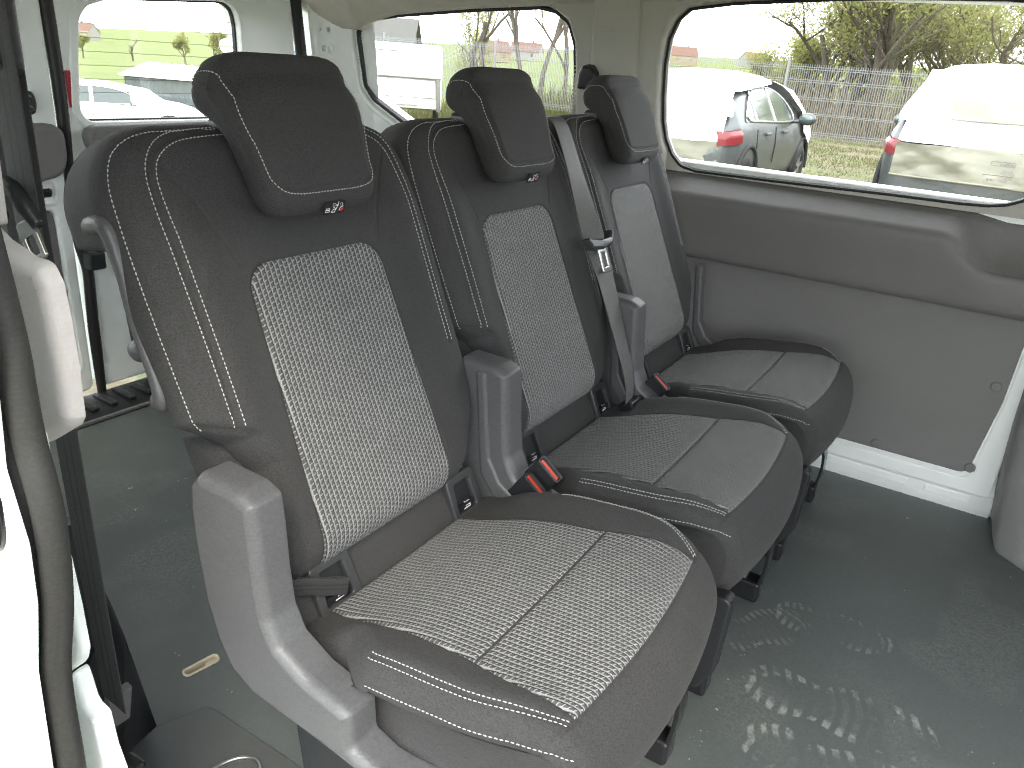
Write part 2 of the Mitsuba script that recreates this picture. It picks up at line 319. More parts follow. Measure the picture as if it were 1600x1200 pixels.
def PB(y, s, d=None): y, s = np.broadcast_arrays(A(y), A(s)); d = Fd(y, s) if d is None else np.broadcast_to(A(d), y.shape); return OB + TB * s[..., None] + NB * d[..., None] + np.stack([0 * y, y, 0 * y], -1)
def wl(s): return np.interp(s, [-.035, .11, .15, .185, .3, .42, .5], [.165, .170, .188, .233, .238, .237, .232])
def wr(s): return np.interp(s, [-.035, .0, .06, .12, .3, .42, .5], [.165, .186, .214, .226, .229, .226, .222])
def backrest_mesh():
    ss = np.concatenate([np.linspace(S0, S0 + .05, 22)[:-1], np.linspace(S0 + .05, .366, 145)[:-1], np.linspace(.366, .394, 16)[:-1], np.linspace(.394, S1 - .08, 14)[:-1], S1 - .08 + .08 * np.sin(np.linspace(0, np.pi / 2, 46))])
    R = []; r0 = .085
    for s in ss:
        q = np.clip((s - S1 + r0) / r0, 0, 1); sh = r0 * (1 - math.sqrt(max(0, 1 - q * q)))
        a, b = wl(s) - sh * .9, wr(s) - sh * .9; rc = .036; up = float(sm(.372, .388, s)); bd = -.060 - .038 * up + seg_dip((s - S1 + .045) / .045, .026) + seg_dip((S0 + .03 - s) / .03, .02)
        fa, fb = float(Fd(-a + rc, s)), float(Fd(b - rc, s)); rc = min(rc, (fa - bd) * .8, (fb - bd) * .8)
        yf = np.linspace(-a + rc, b - rc, 190); P = [np.stack([yf, Fd(yf, s)], 1)]
        th = np.linspace(np.pi / 2, 0, 12)[1:]; P.append(np.stack([b - rc + rc * np.cos(th), fb - rc + rc * np.sin(th)], 1))
        rb_ = min(.015, (fb - rc - bd) * .5); P.append(np.stack([np.full(8, b), np.linspace(fb - rc, bd + rb_, 9)[1:]], 1)); yb = np.linspace(b - .015, -a + .015 + .009 * (1 - up), 20); P.append(np.stack([yb, np.full(20, bd)], 1))
        tq = np.linspace(0, 1, 10)[:-1]; P.append(np.stack([-a + .009 * (1 - up) * (1 - tq), bd + rb_ + (fa - rc - bd - rb_) * tq], 1)); th = np.linspace(np.pi, np.pi / 2, 12)[:-1]
        P.append(np.stack([-a + rc + rc * np.cos(th), fa - rc + rc * np.sin(th)], 1)); P = np.vstack(P)
        R.append(PB(P[:, 0], np.full(len(P), s), P[:, 1]))
    return loft(R)
BR = backrest_mesh()
def bpath(ys, n=None, k=3): p = smoothc(ys, n or 160, closed=False, k=k); return PB(p[:, 0], p[:, 1])
mir = lambda ys: [(-y, s) for y, s in ys]
dbl = [(-.186, .165), (-.186, .24), (-.188, .34), (-.189, .40), (-.183, .450), (-.150, .474), (-.10, .480), (0, .482)]
dbl_path = bpath(dbl + mir(dbl)[::-1][1:], 400)
def offs(ys, o):
    p = smoothc(ys, 200, False); t = np.gradient(p, axis=0); t /= np.linalg.norm(t, axis=1, keepdims=True); return p + np.stack([-t[:, 1], t[:, 0]], 1) * o
dd = dbl + mir(dbl)[::-1][1:]
st_in, st_out = offs(dd, -.0058), offs(dd, .0058)
edge = [(-.2225, .168), (-.2265, .25), (-.2285, .34), (-.2285, .42), (-.221, .455), (-.198, .477), (-.150, .487), (-.08, .4885), (0, .489)]
edge = edge + [(-y + (-.008 if y < -.19 else 0), s) for y, s in edge[::-1][1:]]
def outer_path(o=0.0): p = smoothc(edge, 420, False); return PB(p[:, 0], p[:, 1], -.010)
cutl = [(-.235, .166), (-.205, .166), (-.180, .156), (-.166, .135), (-.161, .08), (-.160, .02), (-.160, -.03)]
dart = [(-.172, .448), (-.150, .415), (-.130, .375), (-.112, .328)]
PANEL = rpoly([(-.123, -.034), (.123, -.034), (.117, .10), (.112, .20), (.107, .329), (-.107, .329), (-.112, .20), (-.117, .10)], .030)
edge_y = lambda s: np.interp(s, [-.035, .1, .2, .329], [.123, .117, .112, .107])
def panel_half(s):
    q = np.clip((s - (.329 - .034)) / .034, 0, 1); return edge_y(s) - .034 * (1 - np.sqrt(np.maximum(0, 1 - q * q)))
pe = [(-panel_half(s), s) for s in np.linspace(-.03, .3285, 120)]; pe += [(-y, s) for y, s in pe[::-1]]
pe_path = PB(A(pe)[:, 0], A(pe)[:, 1])
g3 = bpath(cutl); g4 = bpath(dart); g5 = bpath(mir(dart))
BR = groove(BR, [dbl_path], .0030, .0024); BR = groove(BR, [pe_path], .003, .0022); BR = groove(BR, [project(outer_path(), BR, 0)], .0014, .0018)
BR = groove(BR, [project(g3, BR, 0)], .0026, .0022); BR = groove(BR, [g4, g5], .0016, .0017)
def panel_mesh():
    ss = np.r_[np.linspace(-.033, .295, 150)[:-1], .295 + .0338 * np.sin(np.linspace(0, np.pi / 2, 26))]; u = np.sin(np.linspace(-np.pi / 2, np.pi / 2, 90)); V, UV = [], []
    for s in ss:
        y = u * panel_half(s); e = np.minimum(np.minimum(panel_half(s) - np.abs(y), .329 - s), .008) / .008; d = Fd(y, s) - .0022 + .0042 * np.sqrt(np.clip(1 - (1 - e) ** 2, 0, 1))
        V.append(PB(y, np.full(90, s), d)); UV.append(np.stack([y + 1.0, np.full(90, s) + 1.0], 1))
    m = grid(V); return (m[0], m[1][:, ::-1]), np.vstack(UV)
def onb(ys, n=300): p = smoothc(ys, n, False); return project(PB(p[:, 0], p[:, 1]), BR, .0007)
B_ST = [stitches(project(PB(st_in[:, 0], st_in[:, 1]), BR)), stitches(project(PB(st_out[:, 0], st_out[:, 1]), BR)), stitches(project(outer_path(), BR))]

# headrest: an L-shaped profile with rounded flanks
def sd(s, d): p = OB + TB * s + NB * d; return (p[0], p[2])
HP = [sd(.395, .0545), sd(.42, .0555), sd(.45, .056), sd(.48, .0555), sd(.507, .053), sd(.527, .046), (-.020, .9045), (-.036, .9055), (-.050, .9025), (-.0610, .892), (-.0655, .872), (-.0615, .851), (-.050, .840), (-.0385, .8325), sd(.464, .005), sd(.44, .004), sd(.415, .004), sd(.39, .007), sd(.3735, .018), sd(.370, .034), sd(.3785, .048)]
def prof_loft(P, n, w0, r, ny, yfun=None, extra=None):
    P = catmull(P, n); P = P if orient(Polygon(P)).exterior.is_ccw and Polygon(P).exterior.is_ccw else P[::-1]
    a = np.linspace(0, np.pi / 2, 9); ys = np.concatenate([-w0 + r * (1 - np.cos(a)), np.linspace(-w0 + r, w0 - r, ny)[1:-1], (w0 - r * (1 - np.cos(a)))[::-1]])
    R = []
    for y in ys:
        e = max(0, abs(y) - (w0 - r)); q = inset(P, r - math.sqrt(max(0, r * r - e * e))); yy = np.full(n, y); R.append(np.stack([q[:, 0], yy, q[:, 1]], 1))
    m = loft(R, plane=(0, 2)); v = m[0]
    if extra is not None: v = extra(v)
    return (v, m[1]), P
hw = lambda z: .086 + .017 * sm(.765, .88, z)
HR, HPp = prof_loft(HP, 240, .10, .020, 84)
def hshape(v):
    v = A(v).copy(); z = v[:, 2].copy(); y = np.abs(v[:, 1]); q = np.clip((y - .040) / .060, 0, 1) ** 2.2
    v[:, 1] *= hw(z) / .10; v[:, 2] = z - .021 * q ** 1.3 * sm(.81, .905, z) + .007 * q * (1 - sm(.745, .80, z)); return v
HR = (hshape(HR[0]), HR[1])
def hface(y, s): q = hshape(np.stack([np.zeros_like(s), y, OB[2] + TB[2] * s + NB[2] * .055], 1)); P = OB + TB * s[:, None] + NB * .056; P[:, 1] = q[:, 1]; return P
hl = [(-.062, .89), (-.050, .903), (-.035, .9055), (-.02, .9045)]
def hseam(dy):
    w = .10 - .0038 - dy
    top = [(x, -w - .002 + dy, z - .0195) for x, z in hl]
    s = np.array([.518, .50, .47, .44, .405]); f = hface(np.full(5, -w), s)
    bot = hface(np.array([-.074, 0, .074]) * (1 - dy * 4), np.full(3, .3880 + dy * 1.0))
    half = np.vstack([A(top), f]); m = half.copy(); m[:, 1] *= -1
    return smoothc(np.vstack([half, bot, m[::-1]]), 420, False, 3)
hs1 = hseam(0.0); hs2 = hseam(.0065)
HR = groove(HR, [project(hs2, HR, 0)], .0022, .0018)
side_seam = smoothc([(-.064, -.099, .868), (-.035, -.100, .868), (-.012, -.098, .858), (.004, -.094, .835), (.016, -.089, .80), (.032, -.084, .768)], 150, False)
ss2 = side_seam.copy(); ss2[:, 1] *= -1
HR = groove(HR, [project(side_seam, HR, 0), project(ss2, HR, 0)], .0016, .0016)
H_ST = stitches(project(hs1, HR), .0046)

# cushion
CP = [(.150, .292), (.19, .3075), (.24, .3245), (.30, .3425), (.36, .3520), (.42, .3585), (.47, .3610), (.510, .3585), (.535, .347), (.551, .325), (.557, .295), (.552, .264), (.541, .242), (.522, .228), (.45, .216), (.3, .205), (.17, .20), (.143, .22), (.138, .258)]
CPs = catmull(CP, 900); topm = CPs[(CPs[:, 1] > .288)]; o = np.argsort(topm[:, 0]); ztop = lambda x: np.interp(x, topm[o][:, 0], topm[o][:, 1])
CW = .224
def cshape(v):
    v = A(v).copy(); x, y, z = v.T.copy(); ay = np.abs(y)
    k = 1 - .20 * sm(.40, .60, x) ; up = sm(.25, .33, z)
    v[:, 2] = z + up * (.016 * np.exp(-((ay - .192) / .030) ** 2) * (1 - sm(.44, .53, x)) * sm(.17, .24, x) - .003 * np.exp(-(y / .1) ** 2))
    v[:, 0] = x - .016 * (ay / .2) ** 2 * sm(.44, .55, x); v[:, 1] = y * k + .028 * (1 - sm(.245, .300, x)) * sm(.14, .20, -y)
    return v
CU, CPp = prof_loft(CP, 330, CW, .020, 130); CU = (cshape(CU[0]), CU[1])
def cp(x, y, lift=0.0):
    x, y = np.broadcast_arrays(A(x), A(y)); e = np.clip(np.abs(y) - (CW - .02), 0, .02); z = ztop(x) - (.02 - np.sqrt(.0004 - e * e)) + lift
    return cshape(np.stack([x, y, z], -1).reshape(-1, 3)).reshape(x.shape + (3,))
def cpath(pts, n=220, k=3): p = smoothc(pts, n, False, k); return cp(p[:, 0], p[:, 1])
seamL = [(.292, -.2042), (.31, -.2047), (.38, -.2055), (.45, -.203), (.49, -.197), (.515, -.189)]
def cside(o): return [(x, y + o) for x, y in seamL]
hyc = lambda x: np.interp(x, [.15, .185, .38, .511], [.128, .131, .150, .178])
pedge = [(x, -hyc(x)) for x in np.linspace(.17, .511, 40)]
low = np.stack([np.linspace(.302, .548, 60), np.full(60, -CW), np.linspace(.302, .548, 60)], 1); low[:, 2] = np.interp(low[:, 0], [.275, .31, .40, .47, .52, .548], [.322, .327, .340, .345, .342, .334])
def mirp(p): q = A(p).copy(); q[:, 1] *= -1; return q
lowc = cshape(low)
nose = cp(np.full(60, .513), np.linspace(-.215, .215, 60))
cr = cp(np.full(60, .385), np.linspace(-.150, .150, 60))
i0 = np.where((CPp[:, 0] > .513) & (CPp[:, 1] > .232))[0]; ed = CPp[i0]; ed = ed[np.argsort(-ed[:, 1])]
nedge = cshape(np.stack([ed[:, 0] - .004, np.full(len(ed), -CW + .004), ed[:, 1]], 1))
gl = [cpath(seamL), cpath(pedge), nose, nedge, lowc]
for g in gl: CU = groove(CU, [project(g, CU, 0), project(mirp(g), CU, 0)], .0024, .0021)
C_ST = []
for sgn in (1, -1):
    for o_ in (-.0032, .0032):
        p = cpath(cside(o_)); C_ST.append(stitches(project(p if sgn > 0 else mirp(p), CU)))
    p = lowc + A([0, 0, .0035]); C_ST.append(stitches(project(p if sgn > 0 else mirp(p), CU)))
def cpanel(x0, x1):
    xs = np.concatenate([x0 + .008 * (1 - np.cos(np.linspace(0, np.pi / 2, 8))), np.linspace(x0 + .008, x1 - .008, 70)[1:-1], x1 - .008 * (1 - np.cos(np.linspace(np.pi / 2, 0, 8)))]); xs = np.sort(xs)
    arc = np.interp(xs, topm[o][:, 0], np.r_[0, np.cumsum(np.hypot(np.diff(topm[o][:, 0]), np.diff(topm[o][:, 1])))]); u = np.sin(np.linspace(-np.pi / 2, np.pi / 2, 100)); V, UV = [], []
    for x, a in zip(xs, arc):
        y = u * hyc(x); e = np.clip(np.minimum(np.minimum(hyc(x) - np.abs(y), x - x0), x1 - x) / .008, 0, 1); V.append(cp(np.full(100, x), y, -.0024 + .0046 * np.sqrt(1 - (1 - e) ** 2))); UV.append(np.stack([y + 1, np.full(100, a) + 1], 1))
    m = grid(V); return (m[0], m[1][:, ::-1]), np.vstack(UV)

# hard parts
def side_cover():
    P = [(.087, .497), (.101, .513), (.160, .5115), (.1795, .503), (.1835, .47), (.187, .42), (.193, .375), (.207, .347), (.245, .327), (.290, .3175), (.3035, .312), (.3065, .272), (.335, .262), (.40, .254), (.45, .250), (.45, .236), (.40, .238), (.36, .241), (.31, .246), (.27, .252), (.2, .2585), (.165, .262), (.131, .280), (.112, .311), (.096, .36), (.087, .42), (.084, .47)]
    P = resample(rpoly(P, .0025).exterior.coords[:-1], step=.004, closed=True); P = P if Polygon(P).exterior.is_ccw else P[::-1]; R = []
    for y, d in [(-.2500, .0135), (-.2496, .0115), (-.2482, .0080), (-.2455, .0045), (-.2415, .0018), (-.236, .0), (-.212, 0), (-.2075, .0012), (-.2055, .004)]:
        c = inset(P, d * .8); R.append(np.stack([c[:, 0], y + .020 * sm(.33, .46, c[:, 0]), c[:, 1]], 1))
    return loft(R, plane=(0, 2))
def slab_xz(P, y0, y1, bev=.003, r=.003): return plate(rpoly(P, r), y1 - y0, bev, (A([0, y1, 0]), A([1, 0, 0]), A([0, 0, 1]), A([0, -1, 0])))
SEAT = []
def part(name, m, b, smooth=35, uv=None, **k): SEAT.append((name, mikit.ply((A(m[0]), np.asarray(m[1], int)), b, smooth=smooth, uv=uv), k))
part('backrest', BR, 'm_fabric', True)
pm, puv = panel_mesh(); part('backrest__woven_panel', pm, 'm_weave', True, puv, label='light grey ribbed woven panel of the backrest')
for m in B_ST: part('backrest__stitching', m, 'm_thread', False)
part('headrest', HR, 'm_fabric', 50); part('headrest__stitching', H_ST, 'm_thread', False)
for y in (-.055, .055):
    part('headrest__post', tube([(-.052, y, .850), (-.050, y, .80)], .0055, 12), 'm_chrome', True)
    part('headrest__post_sleeve', cat([rbox((-.051, y, .826), (.034, .042, .020), .007)]), 'm_bezel', 40)
part('cushion', CU, 'm_fabric', 50)
for x0, x1 in ((.165, .3845), (.3855, .512)): m, uv = cpanel(x0, x1); part('cushion__woven_panel', m, 'm_weave', True, uv, label='light grey ribbed woven panel of the seat cushion')
for m in C_ST: part('cushion__stitching', m, 'm_thread', False)
ys = np.linspace(-.212, .214, 90); Rl = []
for s in np.r_[np.linspace(-.135, .13, 40), .13 + .035 * np.sin(np.linspace(0, np.pi / 2, 10))]:
    w = .214 if s > .02 else .20 + .014 * float(sm(-.03, .02, s)); wL = .196; q = np.clip((s - .13) / .035, 0, 1); dz = -.030 - .03 * (1 - math.sqrt(1 - q * q)) - .004 * math.cos(s * 30)
    f = np.stack([np.linspace(-wL, w, 90), np.full(90, dz)], 1); f[:, 1] -= .03 * np.maximum(0, np.abs(np.linspace(-1, 1, 90)) - .86) ** 2 / .0196
    f = np.vstack([f, [(w, -.085), (-wL, -.085)]]); Rl.append(PB(f[:, 0], np.full(len(f), s), f[:, 1]))
part('lower_back_cover', loft(Rl), 'm_fabric', 50)
part('side_cover', side_cover(), 'm_shield', 30, label='grey plastic side cover of the seat')
part('side_cover__pedestal_panel', slab_xz([(.20, .24), (.36, .235), (.43, .240), (.546, .270), (.540, .14), (.52, .10), (.35, .085), (.22, .10)], -.224, -.200, .004, .012), 'm_black', 35)
part('recliner_cover', slab_xz([(.128, .50), (.147, .50), (.154, .43), (.163, .365), (.182, .333), (.214, .312), (.206, .296), (.170, .305), (.146, .335), (.136, .42)], .206, .229, .006, .005), 'm_shield', 35)
Fb = (PB(0., 0., -.026), A([0, 1., 0]), TB, NB)
for yc, k in ((-.1105, 0), (.1560, 1)):
    o_ = rpoly([(yc - .033, -.022), (yc + .032, -.022), (yc + .037, -.086), (yc + .030, -.094), (yc - .034, -.094)], .009); i_ = rpoly([(yc - .018, -.036), (yc + .018, -.036), (yc + .021, -.080), (yc - .021, -.080)], .003)
    part('anchor_bezel', plate(o_.difference(i_), .006, .003, Fb, -.004), 'm_bezel', 40)
    part('anchor_bezel__pocket_shade_and_ledge', cat([mapf(box((yc, -.058, -.0014), (.048, .056, .001)), Fb), mapf(rot(box((yc, -.0755, .0006), (.038, .016, .0015)), (1, 0, 0), 28, (yc, -.0755, .0006)), Fb)]), 'm_black', False)  # near-black floor paints the shade of a deep pocket; tilted ledge carries the symbol
    ic = [box((yc + .004, -.0735, .0024), (.011, .0013, .0006)), rot(box((yc - .001, -.0700, .0024), (.0013, .008, .0006)), (0, 0, 1), 20, (yc - .001, -.07, .0024)), box((yc + .0015, -.0770, .0024), (.015, .0012, .0006)), rot(box((yc + .0090, -.0735, .0024), (.0012, .008, .0006)), (0, 0, 1), -15, (yc + .009, -.0735, .0024)), ellipsoid((yc + .003, -.0712, .0024), (.0022, .0022, .0005), 1), box((yc + .005, -.0685, .0024), (.009, .0012, .0006))]
    part('anchor_bezel__symbol', mapf(cat(ic), Fb), 'm_white_print', False)
hnd = catmull([(-.066, -.214, .729), (-.056, -.228, .733), (-.042, -.2325, .738), (-.028, -.2335, .739), (-.0175, -.2335, .726), (-.005, -.2335, .686), (.0085, -.2335, .637), (.0335, -.2335, .578), (.033, -.232, .565), (.012, -.218, .558)], 80, False)
m = tube(hnd, np.interp(np.linspace(0, 1, 80), [0, .12, .28, .4, .75, .9, 1], [.012, .0105, .0080, .0062, .0062, .0085, .012]), 14); part('grip_handle', m, 'm_shield', True)
part('lever', ellipsoid((-.014, -.219, .607), (.017, .010, .012), 2), 'm_shield', True)
part('pedestal', cat([hull([(x, y, z) for x, y, z in [(.16, -.19, .22), (.16, .19, .22), (.505, -.18, .24), (.505, .195, .24), (.20, -.17, .012), (.20, .17, .012), (.455, -.165, .012), (.455, .175, .012)]])]), 'm_black', 30)
for yl in (-.105, .190):
    arch = catmull([(.30, yl, .02), (.36, yl, .075), (.43, yl, .155), (.490, yl, .165), (.515, yl, .12), (.512, yl, .05), (.505, yl, .01)], 40, False)
    part('foot', cat([ribbon(arch, (0, 1, 0), .034, .006)[0], rbox((.478, yl, .022), (.072, .040, .044), .007), rbox((.43, yl, .012), (.15, .032, .020), .005)]), 'm_gloss', 40)
    part('foot__bolt', tube([(.478, yl, .044), (.478, yl, .053)], .0085, 8), 'm_steel', False)
tagp = rpoly([(-.012, -.0075), (.022, -.0075), (.022, .008), (-.012, .008)], .0015)
Fh = (PB(0.0, .3725, .0425), A([0, 1., 0]), (TB * .80 + NB * .60), np.cross(A([0, 1., 0]), TB * .80 + NB * .60))
Fh = (Fh[0] + Fh[3] * .0035,) + Fh[1:]
LS = lambda m: (A(m[0]) * [1.05, 1.05, .8], m[1])
part('headrest__label', plate(tagp, .0012, .0004, Fh), 'm_seam', False, label='small black warning label with white and red pictograms')
def ringm(c, r, t=.0003): a = np.linspace(0, 2 * np.pi, 15)[:-1]; return tube(np.stack([c[0] + r * np.cos(a), c[1] + r * np.sin(a), np.full(14, .0014)], 1), t, 4, closed=True)
def bar(a, b, t=.0005): return tube([(a[0], a[1], .0014), (b[0], b[1], .0014)], t, 4)
part('headrest__label__white_pictogram', mapf(LS(cat([bar((-.009, -.004), (-.003, -.004)), bar((-.009, -.004), (-.008, 0)), bar((-.008, 0), (-.003, 0)), bar((-.008, -.002), (-.003, -.002)), bar((-.003, 0), (-.003, -.004)), ringm((.003, .0035), .0018), bar((0, -.005), (.002, -.002)), bar((0, -.005), (.006, -.005)), bar((.003, .001), (.006, -.001)), bar((.006, .003), (.010, .003)), bar((.010, .007), (.008, 0)), bar((.008, 0), (.005, -.004)), bar((.002, -.002), (.006, -.002)), ringm((.0145, .0035), .0018), bar((.012, -.004), (.014, 0)), bar((.014, 0), (.018, .001))])), Fh), 'm_white_print', False)
part('headrest__label__red_pictogram', mapf(LS(cat([bar((.013, -.004), (.017, -.004), .0009), bar((.017, -.004), (.0185, -.001), .0009), bar((.0145, -.002), (.017, -.0015), .0008)])), Fh), 'm_red_print', False)

YC = [-.1094, .3506, .8164]
LAB = ['nearest dark seat, with grey ribbed panels and a webbing strap, beside the white door pillar', 'middle dark seat of the row, with two red buckles beside its cushion', 'farthest dark seat of the row, with grey ribbed panels, beside the grey sliding door']
seats = []
for yc, lab in zip(YC, LAB):
    key = thing('single_seater', lab, 'seat', 'seats standing side by side in one row'); seats.append(key)
    last = {}
    for name, sh, k in SEAT:
        up, _, nm = name.rpartition('__'); kk = uniq((last[up] if up else key) + '__' + nm); last[name] = kk; scene[kk] = {**sh, 'to_world': T4().translate([0, yc, 0])}
        if k.get('label'): labels[kk] = {'label': k['label']}
# webbing loop on the nearest seat's side cover
lp = catmull([(.128, -.306, .360), (.146, -.297, .358), (.156, -.275, .351), (.164, -.248, .339), (.170, -.222, .327), (.171, -.214, .324), (.166, -.219, .326), (.158, -.248, .338), (.148, -.28, .352)], 60, False)
m, uv = ribbon(lp, (.15, 0, 1), .024, .0014); add(seats[0] + '__release_strap', m, 'm_web', True, uv, label='short black webbing strap with its end folded back')
add(seats[0] + '__strap_slot_shade', rbox((.1405, -.300, .357), (.005, .006, .030), .002), 'm_black')  # solid black block painted in for the shade inside the slit
# ------------------------------------------------------------------ the van: floor, walls, doors, windows, roof lining
VAN = thing('passenger_van', 'white passenger van seen from its open side door, with grey lined inside and rubber floor', 'van')
def vp(name, m, b, smooth=35, uv=None, **k): return add(VAN + '__' + name, m, b, smooth, uv, **k)
SIDE = fr((0, 1.15, .70), (1, 0, 0), (0, -.1484, .989))          # leaning window plane of the far side, normal to the inside
def zw(pts): return [(x, (z - .70) / .989) for x, z in pts]
LOW = lambda y: (A([0, y, 0]), A([1., 0, 0]), A([0, 0, 1.]), A([0, -1., 0]))   # upright plane facing the near side
REAR = lambda x: (A([x, 0, 0]), A([0, 1., 0]), A([0, 0, 1.]), A([1., 0, 0]))    # upright plane facing forward
# floor
slot = rpoly([(-.178, -.214), (-.166, -.217), (-.157, -.166), (-.170, -.161)], .004)
fl = Polygon([(-1.075, -.46), (.02, -.46), (.05, -.42), (1.20, -.42), (1.25, -.50), (2.3, -.50), (2.3, 1.21), (-1.075, 1.21)]).difference(slot)
GF = (A([0, 0, 0]), A([1., 0, 0]), A([0, 1., 0]), A([0, 0, 1.]))
vp('floor', plate(fl, 0.0, 0, GF, -.012), 'm_floor', False, label='dark grey ribbed rubber floor with dusty shoe prints')
vp('floor__anchor_slot', cat([plate(slot.buffer(.0035).difference(slot.buffer(-.0005)), .0016, .0008, GF, -.010), shift(box((-.168, -.19, -.026), (.03, .07, .004)), (0, 0, 0)), rot(box((-.1655, -.172, -.012), (.006, .020, .018)), (0, 0, 1), -12, (-.166, -.172, -.01))]), 'm_cream', 30, label='narrow cut-out in the floor with pale raw edges')
vp('floor__step_mat', plate(rpoly([(-.128, -.352), (-.089, -.238), (.20, -.236), (.22, -.46), (-.10, -.46)], .012), .0045, .002, GF, .0012), 'm_step', label='smooth grey plate lying on the floor by the door step')
vp('floor__step_mat__pull_ring', tube(np.stack([.045 + .034 * np.cos(np.linspace(0, np.pi, 20)), -.318 + .052 * np.sin(np.linspace(0, np.pi, 20)), np.full(20, .0065)], 1), .0024, 8), 'm_steel', True)
# ribbed sill at the rear doors
prof = [(-1.07, -.01), (-1.07, .006), (-1.078, .010), (-1.088, .006), (-1.10, .012), (-1.20, .020), (-1.21, .016), (-1.23, -.03)]
vp('rear_sill', cat([grid([[(x, y, z) for y in (-.46, 1.12)] for x, z in prof])] + [rbox((-1.148, y, .0185), (.085, .020, .010), .003, 1) for y in np.arange(-.40, 1.1, .052)]), 'm_black', 30)
vp('rear_sill__edge_strip', rbox((-1.070, .33, .008), (.009, 1.55, .010), .003, 1), 'm_steel')
# lower far wall: white metal, board, sill
zz = np.linspace(-.3, .75, 3)
vp('far_side_skin', cat([box((.35, 1.235, .15), (3.9, .02, 1.10))]), 'm_paint', False)
sill = [(1.172, .118), (1.174, .104), (1.181, .095), (1.183, .075), (1.178, .066), (1.186, .058), (1.188, .020), (1.196, .010), (1.200, -.012), (1.23, -.02)]
vp('door_sill', grid([[(x, y, z) for x in np.linspace(-1.0, .875, 30)] for y, z in sill]), 'm_paint', 40, label='white painted metal sill with pressed ribs under the sliding door')
for x0, x1 in ((.10, .69), (.728, .826)): vp('door_sill__pressed_rib', rot(rbox(((x0 + x1) / 2, 1.1875, .038), (x1 - x0, .007, .021), .0034), (1, 0, 0), 3, (0, 1.1875, .038)), 'm_paint', 50)
DOOR = VAN + '__sliding_door'
dout = rpoly([(-.06, .062), (.862, .062), (.872, .5), (.868, .72), (-.06, .72)], .012); din = rpoly([(-.02, .100), (.806, .100), (.829, .30), (.835, .53), (-.02, .53)], .022)
add(DOOR, plate(dout.difference(din), .016, .006, LOW(1.176), -.03), 'm_paint', 40, label='closed sliding door of the far side, grey board and white frame, with a window')
add(DOOR + '__inner_lip', plate(din.buffer(.0015).difference(rpoly([(-.0, .113), (.798, .113), (.8215, .30), (.8275, .53), (-.0, .53)], .020)), .006, .003, LOW(1.168), -.02), 'm_paint', 40)
add(DOOR + '__lower_board', plate(rpoly([(.0, .114), (.8035, .114), (.8265, .30), (.832, .51), (.0, .51)], .020), .006, .003, LOW(1.158), -.01), 'm_board', 40, label='flat dark grey board of the door')
for x, z in ((.805, .333), (.806, .131), (.603, .127)):
    a = np.linspace(0, 2 * np.pi, 25)[:-1]
    add(DOOR + '__lower_board__clip', plate(Polygon(np.stack([x + .0115 * np.cos(a), z + .0115 * np.sin(a)], 1)), .0035, .0025, LOW(1.152), -.003), 'm_door_trim', 40)
# upper door trim: a profile drawn along the door
P = [(1.158, .490), (1.118, .494), (1.105, .499), (1.098, .512), (1.093, .56), (1.088, .615), (1.088, .640), (1.094, .652), (1.106, .660), (1.128, .675), (1.146, .690), (1.160, .697)]
R = []
for x in np.r_[np.linspace(-.06, .60, 20), np.linspace(.615, .90, 40)]:
    k = float(sm(.62, .74, x)); q = []
    for y, z in P:
        zt = z - k * .062 * math.exp(-((z - .645) / .035) ** 2); yt = y + k * .030 * math.exp(-((z - .66) / .03) ** 2) - .010 * k * math.exp(-((z - .53) / .04) ** 2); q.append((x, yt, zt))
    R.append(smoothc(q, 70, False, 2))
m = grid(R); add(DOOR + '__upper_trim', fix(m), 'm_door_trim', True, label='moulded grey armrest trim under the window')
W1 = rpoly(zw([(.0, 1.052), (.101, 1.066), (.303, 1.079), (.44, 1.085), (.62, 1.088), (.76, 1.080), (.800, 1.04), (.798, .80), (.745, .735), (.718, .722), (.687, .716), (.634, .713), (.508, .712), (.228, .706), (.05, .704), (.012, .712), (-.012, .735), (-.030, .77), (-.040, .81), (-.045, .866), (-.047, .938), (-.041, .993), (-.025, 1.03)]), .012)
W2 = rpoly(zw([(-1.016, .955), (-1.009, .975), (-.985, .990), (-.861, 1.007), (-.613, 1.028), (-.40, 1.041), (-.355, 1.034), (-.320, 1.012), (-.303, .969), (-.299, .904), (-.300, .72), (-.32, .70), (-.84, .715), (-.90, .745), (-.979, .785), (-1.006, .82)]), .012)
add(DOOR + '__window_surround', plate(Polygon(zw([(-.062, .694), (.90, .694), (.90, 1.10), (-.062, 1.095)])).difference(W1.buffer(.0075)), .004, .002, SIDE, -.03), 'm_pillar_trim', 40)
add(DOOR + '__window_seal', plate(W1.buffer(.0075).difference(W1.buffer(.0010)), .0070, .0024, SIDE, -.006), 'm_seal_tape', 40)
add(DOOR + '__window_pane', sheet(W1.buffer(.004), SIDE, -.012), 'm_glass', False)
# rear quarter: white metal with window, pillar trim between the windows
QW = VAN + '__quarter_window'
top_edge = [(-1.3, 1.06), (-.28, 1.09)]
vp('rear_quarter_panel', cat([plate(Polygon(zw([(-1.25, .60), (-.29, .60), (-.29, 1.10), (-1.25, 1.10)])).difference(W2.buffer(.006)), .0, 0, SIDE, -.05), plate(Polygon([(-1.25, -.02), (-.02, -.02), (-.02, .62), (-1.25, .62)]), 0, 0, LOW(1.165), -.02)]), 'm_paint', False, label='white painted metal wall beside the rear quarter window')
add(QW + '__pane', sheet(W2.buffer(.004), SIDE, -.016), 'm_glass', False)
add(QW + '__seal', plate(W2.buffer(.012).difference(W2.buffer(.0015)), .008, .004, SIDE, -.012), 'm_seal_tape', 40)
